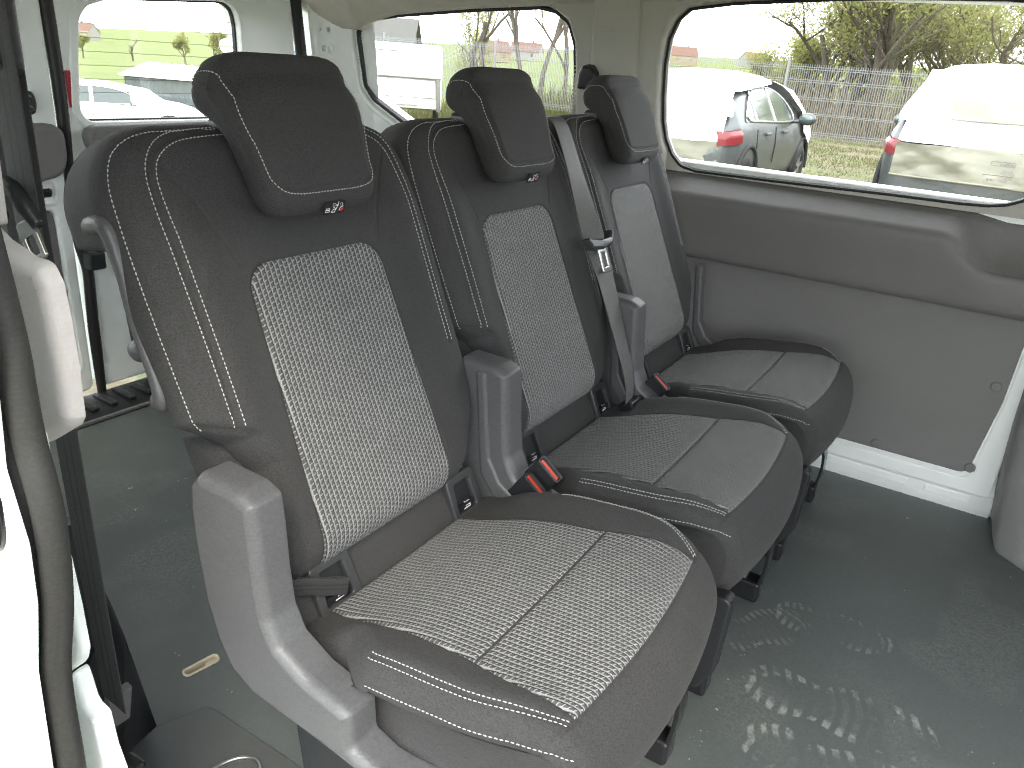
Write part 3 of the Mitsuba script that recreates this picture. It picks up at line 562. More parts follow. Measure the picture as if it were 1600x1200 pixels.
# pressed ribs and flange steps of the rear corner pillar
for x, w, h in ((-1.075, .016, .006), (-1.125, .034, .010), (-1.165, .008, .004), (-1.205, .03, .008)):
    vp('rear_quarter_panel__pressed_rib', plate(rpoly(zw([(x - w / 2, .66), (x + w / 2, .66), (x + w / 2, 1.07), (x - w / 2, 1.07)]), min(w * .45, .006)), h, h * .8, SIDE, -.004), 'm_paint', 50)
vp('rear_quarter_panel__window_flange', plate(W2.buffer(.042).difference(W2.buffer(.020)), .012, .010, SIDE, -.004), 'm_paint', 50)
CT = unary_union([Polygon(zw([(-.335, .58), (-.026, .58), (-.026, 1.12), (-.335, 1.12)])), Polygon(zw([(-.36, 1.02), (.03, 1.02), (.03, 1.12), (-.36, 1.12)]))]).difference(W1.buffer(.010)).difference(W2.buffer(.012)).buffer(-.004).buffer(.004)
R = []; 
vp('window_pillar_trim', plate(CT, .024, .016, SIDE, -.01, steps=5), 'm_pillar_trim', 50, label='pale grey plastic pillar cover between the two side windows')
bulge = rpoly(zw([(-.245, .62), (-.105, .62), (-.115, 1.10), (-.235, 1.10)]), .03)
vp('window_pillar_trim__raised_face', plate(bulge, .033, .010, SIDE, .010, steps=6), 'm_pillar_trim', 60)
vp('window_pillar_trim__cover_cap', plate(rpoly(zw([(-.206, 1.003), (-.174, 1.004), (-.174, 1.015), (-.206, 1.014)]), .002), .0345, .0012, SIDE, .031), 'm_pillar_trim', 30)
bl = rpoly(zw([(-.262, .872), (-.206, .872), (-.212, .912), (-.224, .928), (-.248, .928), (-.257, .912)]), .006)
vp('belt_height_adjuster', plate(bl, .060, .010, SIDE, .02), 'm_black', 40, label='black seat belt guide on the pale pillar cover')
vp('belt_height_adjuster__slide_rail', cat([rbox((-.286, 1.118, .84), (.014, .012, .17), .003)] + [rbox((-.288, 1.110, z), (.012, .006, .0045), .0015, 1) for z in np.arange(.765, .925, .0095)]), 'm_pillar_trim', 40)
# far front pillar trim (lower right of the photo) and front door wall beyond it
levels = [(.0, .893, 1.045, .965, .985), (.02, .885, 1.045, .955, .985), (.10, .874, 1.06, .935, 1.01), (.16, .868, 1.075, .925, 1.035), (.26, .862, 1.10, .92, 1.065), (.45, .858, 1.125, .925, 1.09), (.66, .862, 1.125, .93, 1.095)]
R = []
for z, xa, ya, xb, yb in levels: R.append(smoothc([(xa - .012, 1.23, z), (xa - .006, 1.17, z), (xa, ya, z), (xa + .018, ya - .012, z), (xb - .012, yb + .008, z), (xb + .02, yb, z), (1.30, yb - .01, z)], 60, False, 2))
vp('front_pillar_cover', grid(R), 'm_foot_trim', True, label='moulded grey cover at the foot of the front pillar')
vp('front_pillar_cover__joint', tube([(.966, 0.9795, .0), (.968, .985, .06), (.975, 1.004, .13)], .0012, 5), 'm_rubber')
vp('far_front_wall', cat([plate(Polygon(zw([(.86, .55), (2.3, .55), (2.3, 1.12), (.86, 1.12)])).difference(Polygon(zw([(1.08, .72), (2.0, .72), (1.7, 1.06), (1.08, 1.06)]))), .0, 0, SIDE, -.05), plate(Polygon([(.9, -.02), (2.3, -.02), (2.3, .66), (.9, .66)]), 0, 0, LOW(1.16), -.03)]), 'm_door_trim', False)
vp('front_door_window', sheet(Polygon(zw([(1.07, .71), (2.01, .71), (1.71, 1.07), (1.07, 1.07)])), SIDE, -.02), 'm_glass', False)
# ceiling lining with a rolled edge
xe = [-1.32, -1.2, -1.096, -1.0, -.97, -.86, -.613, -.385, -.28, 0, .1, .3, .6, 2.3]; ze = [1.036, 1.003, .967, .966, .987, 1.012, 1.034, 1.048, 1.052, 1.064, 1.074, 1.087, 1.094, 1.092]
R = []
for x in np.r_[np.linspace(-1.26, -.8, 60), np.linspace(-.78, 2.3, 50)]:
    z0 = np.interp(x, xe, ze); ye = 1.15 - .15 * (z0 - .70) - .006; dip = 1.05 - z0
    p = [(x, ye + .02, z0 + .012), (x, ye + .004, z0 + .001), (x, ye - .012, z0), (x, ye - .035, z0 + .016 + .1 * dip), (x, .97, 1.115), (x, .80, 1.145), (x, .35, 1.155), (x, -.10, 1.145), (x, -.28, 1.12), (x, -.37, 1.09), (x, -.44, 1.06), (x, -.47, 1.05)]
    R.append(smoothc(p, 90, False, 2))
vp('headliner', grid(R), 'm_headliner', True, label='beige felt roof lining')
vp('roof_skin', cat([box((.5, .34, 1.185), (3.6, 1.62, .012)), box((.5, -.50, 1.12), (3.6, .05, .14)), box((.5, 1.16, 1.14), (3.6, .06, .10))]), 'm_paint', False)
# rear doors
XR = -1.235
def rear_door(nm, outer, win, low, lab, trim):
    K = add(VAN + '__' + nm, plate(rpoly(outer, .02).difference(rpoly(win, .03).buffer(.010)).difference(rpoly(low, .02)), .030, .006, REAR(XR), -.03, steps=5), 'm_paint', 45, label=lab)
    w = rpoly(win, .03)
    add(K + '__window_lip', plate(w.buffer(.026).difference(w.buffer(.004)), .036, .006, REAR(XR), .01, steps=4), 'm_paint', 45)
    add(K + '__window_pane', sheet(w.buffer(.010), REAR(XR), .004), 'm_glass', False)
    add(K + '__window_seal', plate(w.buffer(.006).difference(w), .012, .0016, REAR(XR), .0), 'm_seal_tape', 40)
    add(K + '__lower_board', plate(rpoly(low, .02).buffer(-.001), .016, .004, REAR(XR), .0), 'm_board', 40)
    for i, (y, z) in enumerate(trim['clips']):
        add(K + '__board_clip', ellipsoid((XR + .016, y, z), (.006, .012, .012), 2), 'm_door_trim', True)
    add(K + '__upper_trim', plate(rpoly(trim['box'], .03), .062, .014, REAR(XR), .02, steps=4), 'm_board', 45)
    b = w.bounds
    for z in np.arange(b[1] + .03, b[3] - .02, .031):
        add(K + '__heater_wire', tube([(XR + .0055, b[0] + .004, z), (XR + .0055, b[2] - .004, z)], .0005, 4), 'm_rubber')
    return K
wR = [(.343, .712), (.356, .838), (.370, .934), (.392, .962), (.452, .982), (.785, 1.006), (.818, .994), (.826, .953), (.832, .712)]
KR = rear_door('rear_door', [(.3035, .03), (1.09, .03), (1.02, 1.06), (.3035, 1.06)], wR, [(.382, .408), (.41, .068), (.98, .06), (.93, .408)], 'white rear door on the far side with window and grey board', dict(clips=[(.405, .305), (.42, .12), (.8, .1)], box=[(.334, .675), (.338, .702), (.90, .708), (.90, .50), (.40, .50)]))
KL = rear_door('rear_door', [(-.46, .03), (.283, .03), (.283, 1.06), (-.40, 1.06)], [(-.34, .76), (-.30, .98), (.17, .98), (.203, .95), (.200, .83), (.165, .775)], [(-.42, .088), (.257, .088), (.252, .508), (-.42, .508)], 'white rear door on the near side with latch and grey board', dict(clips=[(.225, .49), (.245, .30), (.25, .13)], box=[(-.40, .585), (.18, .572), (.268, .590), (.284, .63), (.284, .690), (.262, .708), (-.40, .712)]))
add(KR + '__reflector', plate(rpoly([(.3170, .741), (.3300, .741), (.3290, .823), (.3160, .823)], .001), .0335, .001, REAR(XR), .031), 'm_red_refl', 30, label='narrow red reflector strip')
add(KR + '__striker_pocket_shade', plate(rpoly([(.336, .400), (.358, .404), (.356, .498), (.334, .494)], .006), .0325, .001, REAR(XR), .029), 'm_rubber', 30)  # flat dark plate on the door, coloured as the shade of a recess
add(KR + '__door_check', rbox((XR + .045, .318, .378), (.045, .042, .045), .006), 'm_black')
add(KR + '__lower_hinge_cover', rbox((XR + .05, .52, .035), (.06, .16, .05), .012), 'm_gloss')
lat = rpoly([(.196, .530), (.250, .530), (.256, .552), (.250, .572), (.196, .572)], .010)
add(KL + '__latch_recess', plate(lat.buffer(.010).difference(lat), .034, .003, REAR(XR), .028), 'm_paint', 45); add(KL + '__latch_handle', plate(lat, .028, .002, REAR(XR), .010), 'm_black', 40); add(KL + '__latch_handle__lever', rbox((XR + .036, .226, .551), (.014, .034, .020), .006), 'm_gloss')
a = np.linspace(0, 2 * np.pi, 25)[:-1]
for nm, c, e in (('cable_grommet', (.228, .752), (.0115, .025)),):
    add(KL + '__cable_grommet', plate(Polygon(np.stack([c[0] + e[0] * np.cos(a), c[1] + e[1] * np.sin(a)], 1)), .037, .003, REAR(XR), .028), 'm_black', 40)
for dz in (.010, -.012): add(KL + '__cable_grommet__cable', tube(catmull([(XR + .036, .226, .752 + dz), (XR + .075, .205, .757 + dz), (XR + .09, .17, .775 + dz), (XR + .08, .10, .81 + dz)], 24, False), .0042, 8), 'm_black', True)
for yy in (.20,):
    add(KR + '__wiper_cable', tube(catmull([(XR - .02, .345, .735), (XR - .03, .362, .765), (XR - .03, .355, .80), (XR - .03, .372, .825), (XR - .03, .352, .86)], 30, False), .003, 6), 'm_gloss', True)
sp = [(XR + .022, .2945, 1.06), (XR + .022, .3010, .9), (XR + .022, .3020, .70), (XR + .022, .3005, .42), (XR + .028, .308, .36), (XR + .034, .3035, .28), (XR + .034, .3005, .16), (XR + .03, .302, .0)]
vp('rear_door_seal', tube(catmull(sp, 80, False), np.interp(np.linspace(0, 1, 80), [0, .45, .6, .85, 1], [.017, .013, .013, .014, .011]), 10), 'm_seal_tape', True, label='black rubber seal between the two rear doors')
sp = [(XR + .03, 1.035, 1.06), (XR + .03, 1.055, .90), (XR + .03, 1.075, .70), (XR + .03, 1.09, .1)]
vp('rear_frame_seal', tube(catmull(sp, 40, False), .017, 10), 'm_seal_tape', True)
# rear corner pillar with its fixing holes
cp_ = [(1.045, 1.08), (1.065, .90), (1.085, .70), (1.10, .0)]
R = [[(XR + .065, y, z), (XR + .07, y + .012, z), (XR + .085, y + .018, z), (XR + .14, y + .024, z), (XR + .155, y + .028, z), (XR + .20, y + .052, z), (XR + .26, y + .07, z)] for y, z in cp_]
cz = np.linspace(1.08, .60, 300); rows = []
for z in np.r_[cz, .3, 0.]:
    y = np.interp(z, [0, .70, .90, 1.08], [1.10, 1.085, 1.065, 1.045]); r = [(XR + .065, y, z), (XR + .07, y + .012, z), (XR + .085, y + .018, z), (XR + .14, y + .024, z), (XR + .155, y + .028, z), (XR + .20, y + .052, z), (XR + .26, y + .07, z)]; rows.append(smoothc(r, 170, False, 2))
pv, pf = grid(rows); ct = pv[pf].mean(1); keep = np.ones(len(pf), bool)
for x, z, r in ((.092, .962, .0035), (.122, .964, .0065), (.098, .912, .0075)): keep &= ((ct[:, 0] - XR - x) / r) ** 2 + ((ct[:, 2] - z) / (r * 1.2)) ** 2 > 1
vp('corner_pillar', (pv, pf[keep]), 'm_paint', True, label='white metal corner pillar with fixing holes behind the seats')
for x, z, r in ((.092, .962, .0035), (.122, .964, .0065), (.098, .912, .0075)):
    y = float(np.interp(x + XR, *[A(rows[int(np.argmin(np.abs(cz - z)))])[:, k] for k in (0, 1)])); t = np.linspace(0, 2 * np.pi, 21)[:-1]; k = 1.10 * r
    R = [np.stack([XR + x + k * np.cos(t), np.full(20, y + dy), z + k * 1.15 * np.sin(t)], 1) for dy in (-.0005, .02, .045, .070)]; v, f = grid(R, cv=True); n0 = len(v) - 20
    vp('corner_pillar__hole_sleeve', (v, np.vstack([f, n0 + earcut(R[-1][:, [0, 2]])])), 'm_paint', True)
vp('corner_pillar__grommet', tube(np.stack([XR + .125 + .010 * np.cos(a), np.full(24, 1.080), .912 + .012 * np.sin(a)], 1), .003, 6, closed=True), 'm_paint', True)
# near side: body side, door pillar, seal, trims
vp('near_side_wall', plate(Polygon([(-1.25, -.35), (.0, -.35), (.0, .72), (-.02, 1.1), (-1.25, 1.1)]).difference(rpoly([(-1.10, .58), (-.05, .58), (-.06, 1.05), (-1.08, 1.05)], .05)), .03, .006, LOW(-.46), 0), 'm_paint', False)
vp('near_quarter_pane', sheet(Polygon([(-1.11, .57), (-.04, .57), (-.04, 1.06), (-1.11, 1.06)]), LOW(-.475)), 'm_glass', False)
vp('near_front_pillar', plate(rpoly([(1.22, -.35), (1.31, -.35), (1.30, 1.1), (1.22, 1.1)], .01), .05, .01, LOW(-.50), 0), 'm_paint', 40)
vp('near_windscreen_pillar', tube([(2.32, -.49, .2), (2.30, -.49, .62), (1.95, -.47, 1.10)], .05, 10), 'm_paint', True)
vp('dashboard', cat([box((2.15, .35, .25), (.34, 1.66, .80)), rbox((2.0, .35, .62), (.30, 1.5, .16), .05)]), 'm_black', 40)
vp('windscreen', grid([[(2.32, -.5, .66), (2.32, 1.2, .66)], [(1.98, -.45, 1.12), (1.98, 1.15, 1.12)]]), 'm_glass', False)
vp('under_body', cat([box((.55, .35, -.10), (3.6, 1.70, .17)), box((.6, -.47, -.16), (1.3, .08, .26))]), 'm_paint', False)
NS = lambda y: (A([0, y, 0]), A([1., 0, 0]), A([0, 0, 1.]), A([0, -1., 0]))
vp('door_pillar', plate(rpoly([(-.30, -.4), (.12, -.4), (.132, .10), (.131, .27), (.1365, .33), (.144, .427), (.165, .505), (.170, .56), (.157, .62), (.167, .68), (.186, .76), (.189, 1.14), (-.30, 1.14)], .012), .010, .003, NS(-.550), 0, steps=3), 'm_paint', 45, label='white painted door pillar at the edge of the open doorway')
vp('door_pillar__inner_flange', plate(rpoly([(.0, .28), (.068, .340), (.101, .371), (.109, .381), (.1155, .397), (.1135, .446), (.1090, .4915), (.105, .56), (.102, .62), (.0, .70)], .004), .010, .006, NS(-.492), 0, steps=4), 'm_paint', 45)
vp('door_pillar__inner_flange', plate(rpoly([(.0, .05), (.155, .05), (.142, .23), (.1375, .256), (.1280, .283), (.123, .322), (.110, .3245), (.1050, .330), (.0990, .355), (.0955, .364), (.0545, .322), (.0, .28)], .004), .016, .008, NS(-.487), 0, steps=4), 'm_paint', 45)
a = np.linspace(0, 2 * np.pi, 25)[:-1]
vp('door_pillar__striker', tube(np.stack([.138 + .019 * np.cos(a), np.full(24, -.562), .588 + .034 * np.sin(a)], 1), .006, 8, closed=True), 'm_gloss', True)
vp('door_pillar__striker__pin', ellipsoid((.137, -.561, .588), (.012, .008, .022), 2), 'm_steel', True)
sealp = [(.149, .80), (.155, .765), (.162, .716), (.163, .69), (.164, .64), (.171, .60), (.173, .56), (.168, .515), (.158, .47), (.143, .42), (.137, .38), (.136, .33), (.134, .27), (.130, .20), (.125, .05)]
sl = catmull([(x - .005, -.533, z) for x, z in sealp], 120, False)
vp('doorway_seal', tube(sl, .0115, 14), 'm_rubber', True, label='black double-lobed rubber seal running down the doorway edge')
sl2 = sl.copy(); sl2[:, 0] -= .0285; sl2[:, 1] -= .001
vp('doorway_seal__outer_lobe', tube(sl2, .0135, 14), 'm_rubber', True)
tp = rpoly([(.0, .785), (.056, .769), (.072, .7617), (.093, .7574), (.1055, .7543), (.1205, .7545), (.1275, .753), (.1360, .741), (.1390, .712), (.1403, .676), (.139, .648), (.1385, .631), (.132, .622), (.084, .5915), (.0, .55)], .005)
vp('lower_pillar_cover', plate(tp, .016, .012, NS(-.478), 0, steps=7), 'm_light_trim', 60, label='pale grey plastic cover on the door pillar')
tp = rpoly([(.0, .770), (.056, .7705), (.069, .7735), (.071, .803), (.073, .822), (.085, .95), (.09, 1.08), (.0, 1.08)], .004)
vp('upper_pillar_cover', plate(tp, .014, .010, NS(-.478), 0, steps=5), 'm_light_trim', 60, label='pale cover of the upper door pillar')
vp('step_latch', rbox((.080, -.452, .188), (.030, .02, .018), .006), 'm_gloss'); vp('step_latch__worn_edge', rbox((.079, -.4635, .190), (.018, .004, .005), .0015), 'm_cream')

# ------------------------------------------------------------------ belts and buckles
K = thing('seat_belt', 'black seat belt hanging beside the white door pillar, with a looped stalk and tongue', 'seat belt')
wd = A([1, -.05, 0])
p = resample([(-.018, -.42, 1.02), (-.016, -.42, .90), (-.016, -.42, .75), (-.010, -.42, .55), (-.004, -.42, .36), (-.002, -.418, .20)], 60)
m, uv = ribbon(p, wd, .047, .0013); add(K + '__webbing', m, 'm_web', True, uv)
p2 = p[:26] + A([-.026, .012, 0]); m, uv = ribbon(p2, A([.95, .30, 0]), .047, .0013); add(K + '__webbing', m, 'm_web', True, uv)
add(K + '__stalk', tube(catmull([(-.050, -.424, .782), (-.026, -.430, .788), (-.006, -.432, .784), (.008, -.432, .772), (.020, -.430, .758)], 30, False), np.interp(np.linspace(0, 1, 30), [0, .3, .8, 1], [.006, .007, .0075, .0055]), 10), 'm_black', True)
add(K + '__stalk__bolt', ellipsoid((-.022, -.438, .762), (.006, .005, .007), 2), 'm_gloss', True)
tg = rpoly([(-.010, -.018), (.010, -.018), (.010, .018), (-.010, .018)], .004)
add(K + '__tongue', plate(tg.difference(rpoly([(-.005, -.013), (.005, -.013), (.005, .004), (-.005, .004)], .002)), .0035, .0012, fr((.004, -.428, .742), (.85, .3, .45), (-.45, .0, .9)), 0), 'm_chrome', 40)
add(K + '__top_guide', rbox((-.024, -.412, .925), (.030, .020, .10), .010), 'm_black')
K = thing('belt_retractor', 'black belt reel cover on the floor behind the door pillar', 'belt reel')
add(K + '__housing', cat([hull([(x, y, z) for x, y, z in [(-.20, -.37, .01), (-.20, -.30, .01), (-.09, -.37, .02), (-.09, -.32, .03), (-.085, -.335, .11), (-.078, -.36, .165), (-.092, -.345, .20), (-.12, -.34, .232), (-.145, -.35, .25), (-.20, -.36, .25), (-.20, -.31, .22), (-.115, -.325, .08)]])]), 'm_black', 60)
add(K + '__cover_slab', hull([(x, y, z) for x, z in [(-.12, .16), (-.074, .235), (-.066, .262), (-.052, .385), (-.064, .410), (-.086, .406), (-.13, .38)] for y in (-.405, -.385)]), 'm_black', 30)
add(K + '__end_bracket', rbox((-.125, -.352, .038), (.055, .02, .055), .008), 'm_gloss'); add(K + '__webbing_end', rot(rbox((-.03, -.40, .165), (.012, .030, .06), .003), (0, 1, 0), 14, (-.03, -.40, .165)), 'm_web_grey')
# belt of the middle place: falls over the gap between the second and third seat
K = thing('seat_belt', 'grey seat belt with metal tongue lying between the middle and the farthest seat', 'seat belt')
def PS(y, s, d): return PB(y, s, d) + A([0, YC[1], 0])
p = catmull([PS(.205, .470, -.075), PS(.204, .487, -.035), PS(.200, .478, .006), PS(.198, .45, .018), PS(.194, .36, .024), PS(.191, .25, .029), PS(.192, .16, .032), PS(.186, .06, .034), PS(.180, -.03, .034), PS(.184, -.075, .020)], 110, False)
ang = np.interp(np.linspace(0, 1, 110), [0, .3, .48, .62, .8, 1], [0, 5, 28, 12, 0, -8]); wds = np.cos(np.radians(ang))[:, None] * A([0, 1., 0]) + np.sin(np.radians(ang))[:, None] * NB
m, uv = ribbon(p, wds, .047, .0014); add(K + '__webbing', m, 'm_web_grey', True, uv)
p = catmull([PS(.193, .225, .024), PS(.202, .14, .026), PS(.206, .05, .026), PS(.208, -.03, .026), PS(.205, -.075, .016)], 60, False); m, uv = ribbon(p, A([0, 1., .15]), .047, .0014); add(K + '__webbing', m, 'm_web', True, uv, label='darker return run of the belt webbing')
TF = fr(PS(.190, .236, .034), (0, 1., -.05), TB)
add(K + '__tongue', plate(rpoly([(-.058, .010), (-.045, -.010), (.0, -.014), (.040, -.008), (.058, .014), (.048, .020), (.036, .006), (-.040, .002), (-.046, .012)], .004), .014, .005, TF, -.002), 'm_bezel', 40)
add(K + '__tongue__metal_plate', plate(rpoly([(-.014, -.010), (.020, -.010), (.020, -.058), (-.014, -.058)], .005).difference(rpoly([(-.006, -.020), (.012, -.020), (.012, -.047), (-.006, -.047)], .002)), .006, .0015, TF, .002), 'm_chrome', 40)
add(K + '__floor_bracket', rot(rbox(PS(.188, -.082, .022), (.030, .056, .022), .005), (0, 1, 0), -20, PS(.188, -.082, .022)), 'm_gloss')
AX, WX = A([.60, 0, .80]), A([.80, 0, -.60])
def buckle(c, label, wide=.043, th=.021, L=.085, tilt=0.0):
    K = thing('belt_buckle', label, 'belt buckle', 'red-button belt buckles between the seats'); c = A(c); F = (c, WX, A([0, 1., 0]), np.cross(WX, A([0, 1., 0])))
    F = (c, WX, A([0, 1., 0]), AX)
    o_ = rpoly([(-wide / 2, -th / 2), (wide / 2, -th / 2), (wide / 2, th / 2), (-wide / 2, th / 2)], .004)
    i_ = rpoly([(-wide / 2 + .003, -th / 2 + .0045), (wide / 2 - .003, -th / 2 + .0045), (wide / 2 - .003, th / 2 - .0075), (-wide / 2 + .003, th / 2 - .0075)], .0015)
    add(K + '__body', plate(o_.difference(i_), .0, .0012, F, -L), 'm_black', 40)
    add(K + '__release_button', plate(i_.buffer(-.0007), -.001, .002, F, -.02), 'm_buckle_red', 40)
    add(K + '__entry_slot_shade', plate(rpoly([(-wide / 2 + .006, th / 2 - .0056), (wide / 2 - .006, th / 2 - .0056), (wide / 2 - .006, th / 2 - .0030), (-wide / 2 + .006, th / 2 - .0030)], .0005), .0006, .0003, F, -.001), 'm_rubber', False)  # dark strip laid on top, painting the shade of an uncut slot
    return K
buckle((.2395, .110, .345), 'front one of the two red-button belt buckles beside the middle seat cushion')
buckle((.247, .137, .361), 'rear one of the two red-button belt buckles beside the middle seat cushion', .045, .022)
buckle((.238, .600, .357), 'single red-button belt buckle beside the farthest seat cushion')
# ------------------------------------------------------------------ outside: ground, parked cars, fence, trees, houses
def gz(x, y): x, y = np.broadcast_arrays(A(x), A(y)); return -.56 - 1.75 * sm(9, 24, -x) - .013 * np.maximum(0, -x - 24) + .034 * np.maximum(0, y - 130) + .10 * sm(6.0, 7.6, y) * sm(-1.5, -.6, x) * (1 - sm(14, 20, y))
xs = np.r_[-900, -500, -300, -180, np.linspace(-110, -20, 46), np.linspace(-18, 25, 44), 60, 150, 400, 900]; ysg = np.r_[-900, -300, -100, np.linspace(-40, 70, 56), np.linspace(75, 160, 18), 260, 500, 900]
X, Y = np.meshgrid(xs, ysg, indexing='ij'); scene['ground'] = mikit.ply(grid(np.stack([X, Y, gz(X, Y) + .05 * (meshkit.noise(np.stack([X * .9, Y * .9, 0 * X], -1)) - .5)], -1)), 'm_ground', smooth=True); labels['ground'] = {'kind': 'structure'}
def blades(n, region, h, w, mat_, key, lab, seed):
    r = np.random.default_rng(seed); x = r.uniform(region[0], region[1], n); y = r.uniform(region[2], region[3], n); k = meshkit.noise(np.stack([x * .8, y * .8, 0 * x], -1)) > .35
    x, y = x[k], y[k]; n = len(x); a = r.uniform(0, 2 * np.pi, n); hh = h * r.uniform(.5, 1.3, n); b = np.stack([x, y, gz(x, y) - .02], 1); d = np.stack([np.cos(a), np.sin(a), 0 * a], 1) * w
    tip = b + np.stack([r.normal(0, .5, n) * hh, r.normal(0, .5, n) * hh, hh + .02], 1); v = np.stack([b - d, b + d, tip], 1).reshape(-1, 3); scene[key] = mikit.ply((v, np.arange(3 * n).reshape(-1, 3)), mat_); labels[key] = {'kind': 'stuff', 'label': lab, 'category': 'grass'}
blades(26000, (-9, 3, 8.5, 24), .07, .012, 'm_grass', 'grass', 'patchy short grass between the parked cars and the fence', 3)

# parked cars: a body drawn along its length from sections, with panes, lamps, mirrors and wheels set on it
CARL = 4.45
def car_sections(w, zr, zb=.98, n=64):
    """(y along the car from its tail, half width of roof, roof height, belt height, half width at belt)"""
    ys_ = np.array([0, .06, .16, .40, .75, 1.1, 1.7, 2.3, 2.75, 3.15, 3.5, 3.9, 4.2, 4.38, CARL])
    roof = np.array([.62, .92, .98, 1.22, zr - .10, zr - .03, zr, zr - .02, zr - .10, 1.28, 1.03, .97, .88, .74, .55])
    belt = np.array([.60, .88, .95, .99, 1.0, .99, .97, .95, .94, .97, .95, .91, .84, .72, .54])
    hb = w * np.array([.74, .86, .93, .985, 1, 1, 1, 1, 1, 1, .985, .95, .88, .78, .62]); return ys_, roof, belt, hb
def car_ring(w, zr, y):
    ys_, roof, belt, hb = car_sections(w, zr); r, b, h = (np.interp(y, ys_, q) for q in (roof, belt, hb)); tum = .27 * max(0, r - b) / max(zr - .98, .1)
    half = [(0, .22), (h * .80, .22), (h * .95, .28), (h * .985, .50), (h, .72), (h * .97, b - .02), (h - .05, b + .015), (h - .06 - tum * .75, b + (r - b) * .78), (h - .14 - tum, r - .03), (h * .35, r + .0), (0, r + .01)]
    return smoothc(np.array(half + [(-a, c) for a, c in half[-2:0:-1]]), 96, True, 2)
def make_car(name, label, loc, w, zr, mat_, rotz=0.0, lamps=(1, -1), zoff=None):
    K = thing(name, label, 'car', 'cars parked around the van'); B = lambda m: shift(rot(m, (0, 0, 1), rotz), (loc[0], loc[1], float(gz(loc[0], loc[1])) if zoff is None else zoff))
    R = [np.stack([q[:, 0], np.full(96, y), q[:, 1]], 1) for y in np.r_[np.linspace(0, .4, 14), np.linspace(.45, 4.1, 40), np.linspace(4.15, CARL, 12)] for q in [car_ring(w, zr, y)]]
    add(K + '__body', B(loft(R)), mat_, 50)
    def side_pt(y, t, sgn, o=.012):
        ys_, roof, belt, hb = car_sections(w, zr); r, b, h = (np.interp(y, ys_, q) for q in (roof, belt, hb)); tum = .27 * max(0, r - b) / max(zr - .98, .1)
        return A([sgn * (np.interp(t, [0, .78, 1], [h - .05, h - .06 - tum * .75, h - .14 - tum]) + o), y, np.interp(t, [0, .78, 1], [b + .015, b + (r - b) * .78, r - .03])])
    for sgn in (-1, 1):
        for i, (ya, yb, ta, tb) in enumerate(((.62, 1.02, .10, .62), (1.08, 1.86, .78, .80), (1.94, 2.72, .80, .74))):
            g = [[side_pt(y, t, sgn) for t in np.linspace(.06, 1, 6) * np.interp(y, [ya, yb], [ta, tb])] for y in np.linspace(ya, yb, 8)]
            add(K + '__side_window', B(fix(grid(g))), 'm_carglass', True)
        rail = [side_pt(y, t, sgn, .018) for y, t in [(.60, .05), (.78, .40), (1.0, .66), (1.3, .80), (1.9, .84), (2.4, .80), (2.78, .60), (2.98, .05), (2.2, .03), (1.2, .03)]]
        add(K + '__window_trim', B(tube(smoothc(rail, 60, True, 2), .013, 6, closed=True)), 'm_chrome', True)
        for y in (1.05, 1.90): add(K + '__window_trim', B(tube([side_pt(y, t, sgn, .016) for t in (.05, .4, .8)], .016, 6)), 'm_chrome' if y < 1.5 else 'm_chrome', True)
        if sgn in lamps:
            hbf = lambda y: np.interp(y, *[car_sections(w, zr)[k] for k in (0, 3)])
            lamp = [[A([sgn * (hbf(y) + .012 - .03 * (z > .9)), y - .012, z]) for z in np.array([.775, .80, .84, .88, .915, .93]) + np.interp(y, [0, .42], [-.012, .014])] for y in np.linspace(.035, .44, 12)]
            add(K + '__tail_lamp', B(grid(lamp)), 'm_tail', True)
        mp = [ellipsoid((sgn * (w + .15), 2.78, 1.03), (.115, .075, .082), 3)]; mp.append(tube([(sgn * (w - .06), 2.80, .98), (sgn * (w + .08), 2.79, 1.0)], .025, 8))
        add(K + '__mirror', B(cat(mp)), mat_, True); add(K + '__mirror__glass', B(ellipsoid((sgn * (w + .15), 2.722, 1.03), (.092, .028, .060), 2)), 'm_mirror', True)
        for y in (.78, 3.52):
            tyr = trimesh.creation.torus(.235, .105, major_sections=28, minor_sections=12); rm = rot((A(tyr.vertices) * [1, 1, 1.0], np.asarray(tyr.faces)), (0, 1, 0), 90)
            add(K + '__wheel', B(shift(rm, (sgn * (w - .10), y, .335))), 'm_tyre', True); add(K + '__wheel__rim', B(cat([tube([(sgn * (w - .06), y, .335), (sgn * (w - .035), y, .335)], [.205, .19], 20)] + [rot(box((sgn * (w - .02), y, .335 + .10), (.02, .035, .18)), (1, 0, 0), k * 72, (0, y, .335)) for k in range(5)])), 'm_steel', 30)
            add(K + '__wheel_arch', B(tube([(sgn * (w - .004 - .02 * (y > 3)), y + .41 * math.cos(t), .335 + .41 * math.sin(t)) for t in np.linspace(-.1, math.pi + .1, 24)], .03, 6)), 'm_tyre', True)
        for y in (1.72, 2.55): add(K + '__door_handle', B(rbox((sgn * (w + .012), y - .25, .865), (.03, .18, .035), .012)), mat_, 40)
        for y in (1.06, 1.90): add(K + '__door_joint', B(tube([(sgn * (w * .995 + .001), y, .50), (sgn * (w + .001), y, .72), (sgn * (w * .975 + .001), y, .93)], .006, 4)), 'm_seam', False)
    return K, B, side_pt
